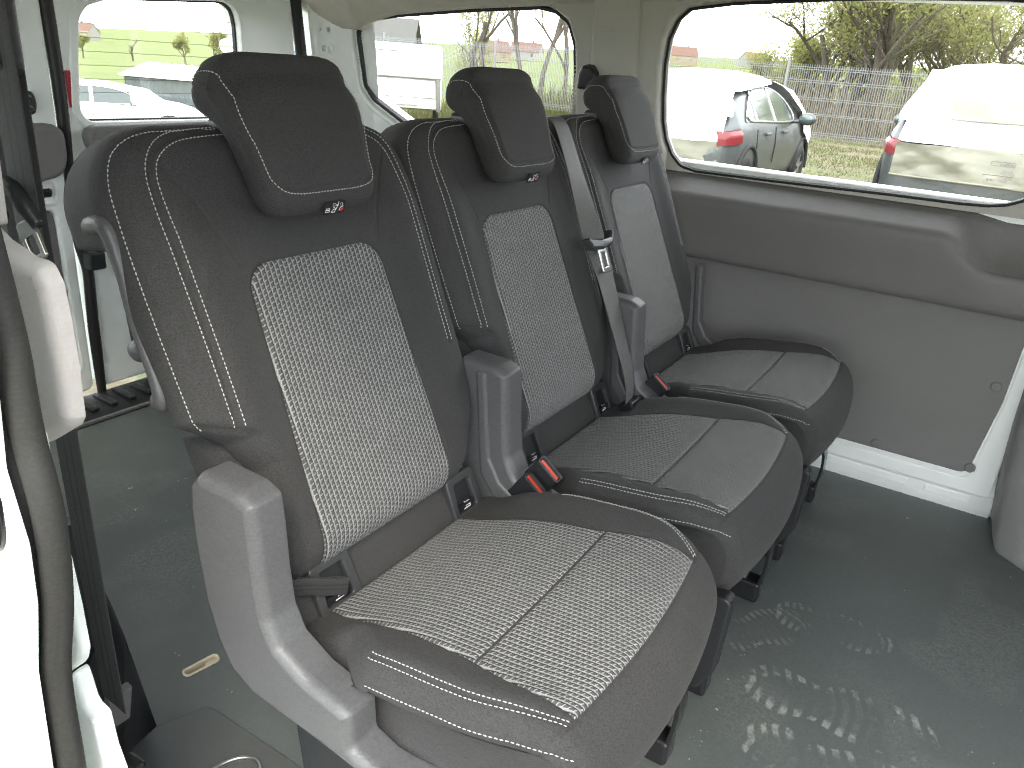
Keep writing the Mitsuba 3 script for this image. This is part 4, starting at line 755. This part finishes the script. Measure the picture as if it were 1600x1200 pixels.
def cover_mesh(w, zr, lowr, lowl, y0, y1, seed, drape=lambda y: 0.0, o=.045):
    """sheet laid over the car's upper shell: per section from the low edge on one flank over the roof to the other flank, and down over the tail"""
    R = []
    tailz = np.linspace(0, 1, 16)
    for y in np.r_[np.linspace(y0, .4, 10), np.linspace(.45, y1, 40)]:
        q = car_ring(w, zr, y); c = q.mean(0); q = resample(np.vstack([q, q[:1]]), 300); zl, zr_ = (f(y) for f in (lowl, lowr)); top = q[(q[:, 1] > .30)]
        a = np.arctan2(top[:, 0], top[:, 1] - .35); top = top[np.argsort(a)]; keep = np.where(top[:, 0] > 0, top[:, 1] > zr_, top[:, 1] > zl); top = top[keep]
        p = resample(top, 70); n = p - A([0, .55]); n /= np.linalg.norm(n, axis=1, keepdims=True); p = p + n * o; R.append(np.stack([p[:, 0], np.full(70, y - .03), p[:, 1] + drape(y)], 1))
    R = A(R)
    # over the tail: the first section comes down behind the hatch
    v = R.reshape(-1, 3); nz = meshkit.fbm(np.stack([v[:, 0] * 3 + seed, v[:, 1] * 3, v[:, 2] * 4], -1), 4) - .5; R = R + (nz.reshape(R.shape[:2])[..., None]) * .05 * A([1, 1, .6]); return R
def tail_sheet(w, zt, zb, seed, y=-.05, n=40, m_=28, x0=None, x1=None, slope=.45, amp=.03, ztop=None):
    x = np.linspace(-w if x0 is None else x0, w if x1 is None else x1, n); out = []
    for t in np.linspace(0, 1, m_):
        z = zb + (zt - zb) * t; yy = y + (np.interp(z, [.3, .95, 1.2, 1.7], [0, .04, .26, .26 + slope]))
        nz = meshkit.fbm(np.stack([x * 2.4 + seed, np.full(n, z * 3.2), x * 0 + seed], -1), 4) - .5; fold = .012 * np.sin(x * 9 + z * 14 + seed); out.append(np.stack([x * (1 - .10 * max(0, z - .95) / .6), yy + .12 * (np.abs(x) / w) ** 4 + nz * amp * 2 + fold * t * (1 - t) * 3, np.full(n, z) + nz * .03], 1))
    return out
c1, B1, sp1 = make_car('parked_car', 'grey car under a white cover with its right tail lamp and side windows free', (-2.93, 8.15), .93, 1.50, 'm_silver', 0, (1,))
K = thing('car_cover', 'white protective cover over the roof, tail and bonnet of the grey car behind the pillar', 'car cover')
R = cover_mesh(.93, 1.50, lambda y: np.interp(y, [0, .25, .55, 2.7, 2.95, 3.3, 4.45], [1.0, 1.02, 1.28, 1.40, 1.20, .70, .55]), lambda y: .80, .16, 4.3, 2, lambda y: .02 + .10 * np.exp(-((y - 3.2) / .5) ** 2))
add(K + '__roof_sheet', B1(grid(R)), 'm_cover', True); add(K + '__tail_sheet', B1(grid(tail_sheet(.93, 1.36, .80, 1, x1=.80))), 'm_cover', True); add(K + '__lower_film', B1(grid(tail_sheet(.93, .805, .42, 4, x1=.78))), 'm_cover_film', True, label='crumpled translucent lower part of the cover')
c2, B2, sp2 = make_car('parked_car', 'grey car under a white cover with only its left tail lamp and mirror free', (.42, 8.45), .97, 1.66, 'm_silver', 0, (-1,))
K = thing('car_cover', 'white protective cover with a clear rear window strip over the car at the right', 'car cover')
R = cover_mesh(.97, 1.66, lambda y: .50, lambda y: np.interp(y, [0, .3, .8, 2.7, 3.1, 4.45], [1.0, 1.06, 1.28, 1.44, 1.2, .8]), .16, 4.3, 7, lambda y: .03)
add(K + '__roof_sheet', B2(grid(R)), 'm_cover', True); add(K + '__tail_sheet', B2(grid(tail_sheet(.97, 1.62, .90, 11, x0=-.80, amp=.02))), 'm_cover', True)
add(K + '__lower_film', B2(grid(tail_sheet(.97, .905, .58, 15, y=-.075, x0=-.80, amp=.075))), 'm_cover_film', True, label='crumpled translucent lower part of the cover')
add(K + '__window_film', B2(grid(tail_sheet(.60, 1.345, 1.16, 19, y=-.085, x0=-.56, x1=.70, amp=.022))), 'm_cover_film', True, label='clear wrinkled film strip over the rear window')
add(K + '__bottom_hem', B2(tube(catmull([(x, -.09 + .12 * (abs(x) / .97) ** 4, .582) for x in np.linspace(-.80, .95, 12)], 40, False), .012, 6)), 'm_cover_film', True)
def mtxt(t, h, mirror=True):
    m = meshkit.text_mesh(t, h, .001, bold=False); v = A(m.vertices); v = v * [-1, 1, 1] if mirror else v; return v, np.asarray(m.faces)[:, ::-1]
PFr = fr((0, -.1, 0), (1, 0, 0), (0, 0, 1))
def prt(t, h, x, z): return B2(mapf(shift(mtxt(t, h), (x, z, 0)), (A([0, -.126, 0]), A([1., 0, 0]), A([0, 0, 1.]), A([0, -1., 0]))))
add(K + '__print', cat([prt('Kofferra', .022, .28, .785), prt('Quer mere', .026, .26, .635), prt('Auto mobil', .014, .29, .728), prt('transport schutz', .012, .31, .708), prt('nach hinten', .011, .30, .664)] + [B2(box((.17, -.125, .69), (.26, .002, .006)))] + [B2(box((.19, -.125, z_), (.20, .002, .003))) for z_ in (.780, .817)] + [B2(box((x_, -.125, .7985), (.003, .002, .04))) for x_ in (.09, .29)]), 'm_print_grey', False, label='small grey mirrored lettering printed on the cover')
c3, B3, sp3 = make_car('parked_car', 'white car standing behind the van in front of the grey shed', (-19.4, 9.2), .92, 1.44, 'm_carwhite', -32, zoff=-1.66)
# mesh fence
K = thing('wire_fence', 'grey welded wire mesh fence in front of the trees', 'fence'); FY = 24.0
def wires(x0, x1, y):
    out = []
    for x in np.arange(x0, x1, .062): out.append(box((x, y, .45), (.011, .011, 1.98)))
    for z in (-.42, -.36, .10, .14, .50, .56, .96, 1.02, 1.30, 1.36): out.append(box(((x0 + x1) / 2, y - .010, z), (x1 - x0, .012, .014)))
    return cat(out)
px = [-25.75 + 5.05 * k for k in range(8)]
for a_, b_ in zip(px[:-1], px[1:]): add(K + '__mesh_panel', wires(a_ + .06, b_ - .06, FY), 'm_zinc', False)
for x in px: add(K + '__post', rbox((x, FY + .05, .47), (.075, .06, 2.16), .008, 1), 'm_zinc')

# trees
def tree(name, label, base, h, seed, spread=.55, trunks=1, leaves=3000, leaf=.055, mat_='m_leaf', group='trees beyond the fence', r0=.16, levels=4, droop=0.0, lean=(0, 0), bare=False, fork=3):
    r = np.random.default_rng(seed); K = thing(name, label, 'tree', group); segs, tips = [], []
    def grow(p, d, L, rad, lev):
        n = 5; pts = [p]
        for i in range(n):
            d = d + r.normal(0, .10, 3) + A([0, 0, .05 - droop * (lev > 1)]); d = d / np.linalg.norm(d); p = p + d * L / n; pts.append(p)
        segs.append((A(pts), np.linspace(rad, rad * .55, n + 1), 7 if lev < 2 else 4))
        if lev >= levels - 1: tips.extend(pts[1:])
        if lev < levels:
            for k in range(fork if lev else fork + 1):
                t = r.uniform(.35, 1.0); q = A(pts)[int(t * n)]; a = r.uniform(0, 2 * np.pi); o_ = A([math.cos(a), math.sin(a), r.uniform(.0, .7)]); e = d * (1 - spread) + o_ * spread; grow(q, e / np.linalg.norm(e), L * r.uniform(.5, .78), rad * .52, lev + 1)
    for t in range(trunks):
        a = r.uniform(0, 2 * np.pi) if trunks > 1 else 0; d = A([lean[0] + (.40 * math.cos(a) if trunks > 1 else 0), lean[1] + (.25 * math.sin(a) if trunks > 1 else 0), 1.0]); b = A(base) + A([.25 * math.cos(a), .25 * math.sin(a), -.1]) * (trunks > 1)
        grow(b, d / np.linalg.norm(d), h * .42 * r.uniform(.85, 1.15), r0 * r.uniform(.8, 1.1), 0)
    add(K + '__trunk', cat([tube(p, q, n_, caps=False) for p, q, n_ in segs if q[0] > .028]), 'm_bark', True)
    add(K + '__twigs', cat([tube(p, np.maximum(q, .007), 3, caps=False) for p, q, n_ in segs if q[0] <= .028]), 'm_twig', True, kind='stuff')
    if leaves:
        tp = A(tips); i = r.integers(0, len(tp), leaves); c = tp[i] + r.normal(0, .16, (leaves, 3)); u = r.normal(0, 1, (leaves, 3)); u /= np.linalg.norm(u, axis=1, keepdims=True); w = np.cross(u, r.normal(0, 1, (leaves, 3))); w /= np.linalg.norm(w, axis=1, keepdims=True); s = leaf * r.uniform(.6, 1.3, (leaves, 1))
        v = np.stack([c - u * s, c + w * s * .45, c + u * s, c - w * s * .45], 1).reshape(-1, 3); k = np.arange(leaves)[:, None] * 4; add(K + '__crown', (v, np.vstack([k + [0, 1, 2], k + [0, 2, 3]])), mat_, False)
    return K
spec = [(-5.0, 28.5, 8.0, 3, 'spreading tree whose limbs reach over the covered car at the left', .66), (-3.7, 27.5, 8.5, 3, 'tall many-stemmed tree just left of the wide gap between the cars', .62), (-2.6, 28.5, 9, 1, 'thick single-stemmed tree in the middle of the side door window', .6), (.4, 28, 8, 3, 'branching tree behind the car at the right', .6), (-1.0, 30, 8, 2, 'twin-stemmed tree behind the right car cover', .6), (2.4, 30, 8, 2, 'leaning tree at the right end of the fence', .6), (-6.6, 31, 5.2, 2, 'low bushy tree behind the left fence post', .55)]
for i, (x, y, h, tr, lab, sp_) in enumerate(spec):
    tree('willow_tree', lab, (x, y, float(gz(x, y))), h, 20 + i, sp_, tr, 10500, .058, r0=.17 if i < 3 else .13, levels=4, fork=3, lean=(-.18 if i < 2 else .05, 0))
for i, (x, y, h) in enumerate([(-18.6, 26.5, 9.5), (-17.6, 27, 10), (-15.9, 26.6, 10), (-15.3, 27, 10), (-14.6, 27.6, 9.2), (-23.4, 34, 6.6), (-25.0, 36, 6.4)]):
    tree('bare_tree', ['slender bare tree nearest the caravan roof', 'slender bare tree second from the caravan', 'bare upright tree left of the closely set pair', 'left one of two close bare stems', 'right one of two close bare stems', 'small bare tree above the caravan', 'thin bare tree above the grey barn roof'][i], (x, y, float(gz(x, y))), h, 60 + i, .36, 1, 1500, .05, r0=.105, levels=4, fork=2, group='bare trees behind the fence')
r = np.random.default_rng(5)
def brush(key, lab, n, x0, x1, y0, y1, h, mt, lf):
    x = r.uniform(x0, x1, n); y = r.uniform(y0, y1, n); b = np.stack([x, y, gz(x, y)], 1); t = b + np.stack([r.normal(0, .22, n), r.normal(0, .22, n), h * r.uniform(.35, 1.15, n)], 1); w = .010 + .008 * r.random(n)
    d = np.stack([w, 0 * w, 0 * w], 1); v = np.stack([b - d, b + d, t + d * .4, t - d * .4], 1).reshape(-1, 3); k = np.arange(n)[:, None] * 4; scene[key] = mikit.ply((v, np.vstack([k + [0, 1, 2], k + [0, 2, 3]])), mt); labels[key] = {'kind': 'stuff', 'label': lab, 'category': 'undergrowth'}
brush('undergrowth', 'dry brown stems and brushwood standing behind the wire fence', 3600, -9, 6, 24.8, 36, 1.6, 'm_twig', 0)
brush('reeds', 'pale dry grass and thin stems behind the far fence', 5000, -24, -9, 24.6, 33, 1.2, 'm_grass', 0)
def bush(key, lab, c, rad, n, mt, seed, leaf=.09):
    r_ = np.random.default_rng(seed); K = thing(key, lab, 'bush', 'bushes beyond the fence'); d = r_.normal(0, 1, (n, 3)); d /= np.linalg.norm(d, axis=1, keepdims=True); rr = r_.random(n)[:, None] ** .35; p = d * rr; lump = meshkit.fbm(p * 2.2 + seed, 3)[:, None]; p = A(c) + p * A(rad) * (.55 + .9 * lump); u = r_.normal(0, 1, (n, 3)); u /= np.linalg.norm(u, axis=1, keepdims=True); w = np.cross(u, r_.normal(0, 1, (n, 3))); w /= np.linalg.norm(w, axis=1, keepdims=True)
    v = np.stack([p - u * leaf, p + w * leaf * .5, p + u * leaf, p - w * leaf * .5], 1).reshape(-1, 3); k = np.arange(n)[:, None] * 4; add(K + '__foliage', (v, np.vstack([k + [0, 1, 2], k + [0, 2, 3]])), mt, False)
    add(K + '__stems', cat([tube([(c[0] + a_ * .3, c[1], c[2] - rad[2]), (c[0] + a_ * rad[0] * .6, c[1] + b_ * rad[1] * .4, c[2] + rad[2] * .3)], [.05, .015], 5) for a_, b_ in r_.normal(0, .7, (7, 2))]), 'm_bark', True)
for i, (c, rad, mt) in enumerate([((-7.6, 33, .7), (1.3, 1.2, 1.25), 'm_leaf'), ((-1.2, 32, .8), (2.6, 1.4, 1.5), 'm_leaf'), ((3.4, 32, 1.0), (2.6, 1.4, 1.9), 'm_leaf'), ((-4.4, 34, .9), (2.2, 1.2, 1.7), 'm_leaf')]):
    bush('bush', ['yellow-green bush beside the left fence post', 'pale bush filling the gap behind the tree stems', 'dense pale bush behind the right car cover', 'pale bush behind the many-stemmed tree'][i], c, rad, 2600, mt, 80 + i)
# far houses, hill, field trees
def house(name, lab, c, s, wall, roof, rotz=0, win=2):
    K = thing(name, lab, 'house', 'houses beyond the meadow'); L, W, H, Rf = s; B = lambda m: shift(rot(m, (0, 0, 1), rotz), c)
    gable = Polygon([(-W / 2, 0), (W / 2, 0), (W / 2, H), (0, H + Rf), (-W / 2, H)]); add(K + '__wall', B(plate(gable, L / 2, 0, (A([0, 0, 0]), A([0, 1., 0]), A([0, 0, 1.]), A([1., 0, 0])), -L / 2)), wall, False)
    for sg in (-1, 1):
        n = A([0, sg * Rf, W / 2]); O = A([-L / 2 - .3, sg * (W / 2 + .35), H - .25]); add(K + '__roof', B(grid([[O, O + A([L + .6, 0, 0])], [(-L / 2 - .3, 0, H + Rf + .12), (L / 2 + .3, 0, H + Rf + .12)]])), roof, False)
    add(K + '__roof__chimney', B(box((L * .2, .5, H + Rf + .2), (.6, .6, 1.2))), roof)
    for k in range(win):
        for sg in (-1, 1): add(K + '__window', B(box((-L / 2 + (k + .5) * L / win, sg * (W / 2 + .02), H * .55), (1.0, .10, 1.2))), 'm_carglass')
for i, (x, y, s, wl_, rf, rz, lab) in enumerate([(-165, 249, (11, 8, 3.2, 3.2), 'm_wall_yellow', 'm_roof_red', 55, 'yellow house with a red tiled roof above the middle headrest'), (-179, 295, (12, 8, 3.0, 3.2), 'm_wall_pale', 'm_roof_red', 20, 'long pale house with a red roof behind the bare stems'), (-155, 309, (10, 8, 3.6, 3.0), 'm_wall_pale', 'm_roof_red', 75, 'pale house with windows right of the bare stems'), (-137, 359, (12, 8, 4, 3.4), 'm_wall_yellow', 'm_roof_red', 35, 'ochre house seen beside the window pillar'), (-113, 389, (13, 8, 3.4, 3.0), 'm_wall_pale', 'm_roof_red', 60, 'red roofed house above the covered car at the left'), (-97, 421, (10, 8, 3.4, 3.4), 'm_wall_yellow', 'm_roof_red', 15, 'low ochre house left of the yellow-green bush'), (-79, 459, (12, 8, 4, 3.0), 'm_wall_pale', 'm_roof_grey', 80, 'pale house with grey roof left of the fence post'), (-41, 44, (9, 7, 2.5, 3.0), 'm_roof_grey', 'm_roof_grey', 30, 'grey barn with a dark roof right of the caravan'), (-330, 196, (16, 9, 3.4, 3), 'm_wall_pale', 'm_roof_red', 30, 'far red roofed house at the edge of the green field')]):
    house('house', lab, (x, y, float(gz(x, y)) + (0.6 if i < 7 else 0)), s, wl_, rf, rz)
hx = np.linspace(-1, 1, 60); hz = 9 * np.exp(-(hx / .28) ** 2) + 5 * np.exp(-((hx - .5) / .3) ** 2)
scene['hill'] = mikit.ply(grid([[(-640 + 10 * k, 465 + 110 * x, -15 + z * (1 - abs(k - 3) / 3.0)) for x, z in zip(hx, hz)] for k in range(7)]), 'm_hill', smooth=True); labels['hill'] = {'kind': 'structure'}
for i, (x, y, h, mt) in enumerate([(-130, 78, 7.0, 'm_leaf'), (-126, 84, 5.2, 'm_twig'), (-118, 88, 7.4, 'm_leaf'), (-118, 94, 7.8, 'm_leaf'), (-120, 105, 8.0, 'm_leaf_dark'), (-118, 109, 8.6, 'm_leaf_dark'), (-112, 126, 6.0, 'm_leaf'), (-105, 128, 7.0, 'm_leaf'), (-108, 134, 6.4, 'm_leaf')]):
    tree('field_tree', ['far bare tree at the left end of the green field', 'small brown tree beside the far bare one', 'pale green tree, left one of a pair beyond the field', 'pale green tree, right one of a pair beyond the field', 'dark green tree beside the power pole', 'tall dark tree next to the hill', 'small light tree right of the hill', 'light green tree near the motorhome', 'light green tree just beside the motorhome'][i], (x, y, float(gz(x, y))), h, 130 + i, .55, 1, 0 if mt == 'm_twig' else 1100, .24, mt if mt != 'm_twig' else 'm_leaf', r0=.16, levels=3, fork=3, group='trees along the far edge of the field')
# shed
K = thing('garden_shed', 'grey corrugated metal shed with a shallow pitched white roof behind the van', 'shed')
B = lambda m: shift(rot(m, (0, 0, 1), 24), (-27.0, 20.6, float(gz(-26, 20))))
W_, L_, H_, R_ = 3.6, 4.2, 1.75, .42
for sg in (-1, 1):
    add(K + '__side_wall', B(grid([[(x, sg * W_ / 2 + .02 * math.sin(x * 16) * sg, z) for z in (0, H_)] for x in np.linspace(-L_ / 2, L_ / 2, 120)])), 'm_shed', False)
    add(K + '__roof', B(plate(Polygon([(-L_ / 2 - .15, 0), (L_ / 2 + .15, 0), (L_ / 2 + .15, math.hypot(W_ / 2 + .15, R_)), (-L_ / 2 - .15, math.hypot(W_ / 2 + .15, R_))]), .03, 0, fr((0, sg * (W_ / 2 + .15), H_ - .03), (1, 0, 0), (0, -sg * (W_ / 2 + .15), R_)), -.01)), 'm_cover', False)
    for x in np.arange(-L_ / 2, L_ / 2 + .1, .35): add(K + '__roof__rib', B(tube([(x, sg * (W_ / 2 + .14), H_ + .0), (x, 0, H_ + R_ + .03)], .02, 5)), 'm_cover', True)
g = [[(L_ / 2 + .02 * math.sin(y * 16), y, z) for z in (0, H_ + R_ * (1 - abs(y) / (W_ / 2)))] for y in np.linspace(-W_ / 2, W_ / 2, 120)]
add(K + '__gable_wall', B(grid(g)), 'm_shed', False); add(K + '__gable_wall', B(shift(grid(g), (-L_, 0, 0))), 'm_shed', False)
add(K + '__eaves_beam', B(box((L_ / 2 + .04, 0, H_ - .04), (.06, W_ + .1, .10))), 'm_cover', False)
for y in (-.75, .75): add(K + '__door_post', B(box((L_ / 2 + .04, y, H_ / 2), (.06, .08, H_))), 'm_cover', False)
add(K + '__door', B(box((L_ / 2 + .03, 0, H_ / 2 - .03), (.03, 1.40, H_ - .14))), 'm_shed', False)
K = thing('fence_post', 'leaning grey post in the green field beside the shed roof', 'post'); add(K + '__shaft', rot(box((-34, 17.6, -1.35), (.16, .16, 2.6)), (1, 0, 0), 10, (-34, 17.6, -2.4)), 'm_zinc')
# caravan and motorhome
K = thing('caravan', 'white caravan with a panoramic front pane and mirrored lettering on its brow', 'caravan')
B = lambda m: shift(rot(m, (0, 0, 1), 38), (-14.4, 17.5, float(gz(-14.4, 17.5))))
side = [(-.10, .45), (-.12, .75), (0, 1.34), (.02, 1.37), (.10, 1.66), (.30, 1.92), (.80, 2.14), (4.6, 2.32), (4.75, 2.0), (4.75, .45)]
R = [[(x, y + .06 * (abs(x) / 1.12) ** 3, z) for y, z in smoothc(side, 90, True, 2)] for x in np.r_[np.linspace(-1.12, 1.12, 20)]]
add(K + '__body', B(loft(R, plane=(1, 2))), 'm_camper', 40)
add(K + '__front_pane', B(grid([[(x, np.interp(z, [.86, 1.30], [-.105, .0]) - .02, z) for x in np.linspace(-.92, .92, 8)] for z in (.86, 1.0, 1.15, 1.30)])), 'm_cover', True, label='white panoramic front pane')
add(K + '__brow_strip', B(rbox((0, -.02, 1.36), (2.20, .08, .035), .012)), 'm_camper_grey')
for x in (-1.0, 1.0): add(K + '__corner_strip', B(tube([(x, -.04, 1.33), (x * 1.03, -.14, .8), (x * 1.04, -.12, .5)], .055, 8)), 'm_camper_grey', True)
add(K + '__lettering', B(mapf(shift(mtxt('beyerland', .088), (.92, 1.435, 0)), (A([0, .015, 0]), A([1., 0, 0]), A([0, 0.18, 1.]), A([0, -1., 0.18])))), 'm_print_grey', False, label='mirrored grey lettering beyerland')
add(K + '__roof_line', B(rbox((-.5, .46, 2.02), (1.0, .03, .025), .008)), 'm_camper_grey')
for x in (-.25, .10): add(K + '__front_flap', B(rot(box((x + .2, -.16, .74), (.30, .02, .16)), (1, 0, 0), -6, (x, -.16, .74))), 'm_cover', False)
for x in (-1.0, 1.0):
    t_ = trimesh.creation.torus(.22, .09, major_sections=24, minor_sections=10); add(K + '__wheel', B(shift(rot((A(t_.vertices), np.asarray(t_.faces)), (0, 1, 0), 90), (x, 2.8, .31))), 'm_tyre', True)
K = thing('motorhome', 'cream motorhome with an overhanging cab and blue stripe behind the van', 'motorhome')
B = lambda m: shift(rot((A(m[0]) * 1.13, m[1]), (0, 0, 1), -125), (-23.1, 22.2, -2.1))
side = [(0, .5), (0, 1.2), (.95, 1.35), (1.10, 1.95), (.72, 2.10), (.45, 2.30), (.42, 2.62), (.9, 2.72), (5.6, 2.78), (5.7, .5)]
add(K + '__body', B(loft([[(3.0 - y, x, z) for y, z in smoothc(side, 90, True, 2)] for x in (-1.12, -1.1, 1.1, 1.12)], plane=(0, 2))), 'm_camper', 30)
for sg in (-1, 1): add(K + '__stripe', B(box((.6, sg * 1.125, 2.42), (3.2, .02, .07))), 'm_blue', False)
add(K + '__mirror', B(cat([rbox((1.65, -1.35, 1.55), (.10, .10, .30), .03), tube([(1.65, -1.1, 1.5), (1.65, -1.35, 1.55)], .02, 6)])), 'm_black')
for x in (-1.4, 1.9):
    for sg in (-1, 1): t_ = trimesh.creation.torus(.24, .10, major_sections=24, minor_sections=10); add(K + '__wheel', B(shift(rot((A(t_.vertices), np.asarray(t_.faces)), (1, 0, 0), 90), (x, sg * 1.0, .34))), 'm_tyre', True)
# power pole and line far behind
K = thing('power_pole', 'thin power pole beside the dark trees at the far edge of the field', 'pole'); add(K + '__mast', tube([(-117, 107.5, -2.6), (-117, 107.5, 6.0)], .12, 6), 'm_bark'); add(K + '__crossarm', box((-117, 107.5, 5.4), (.2, 1.8, .12)), 'm_bark')
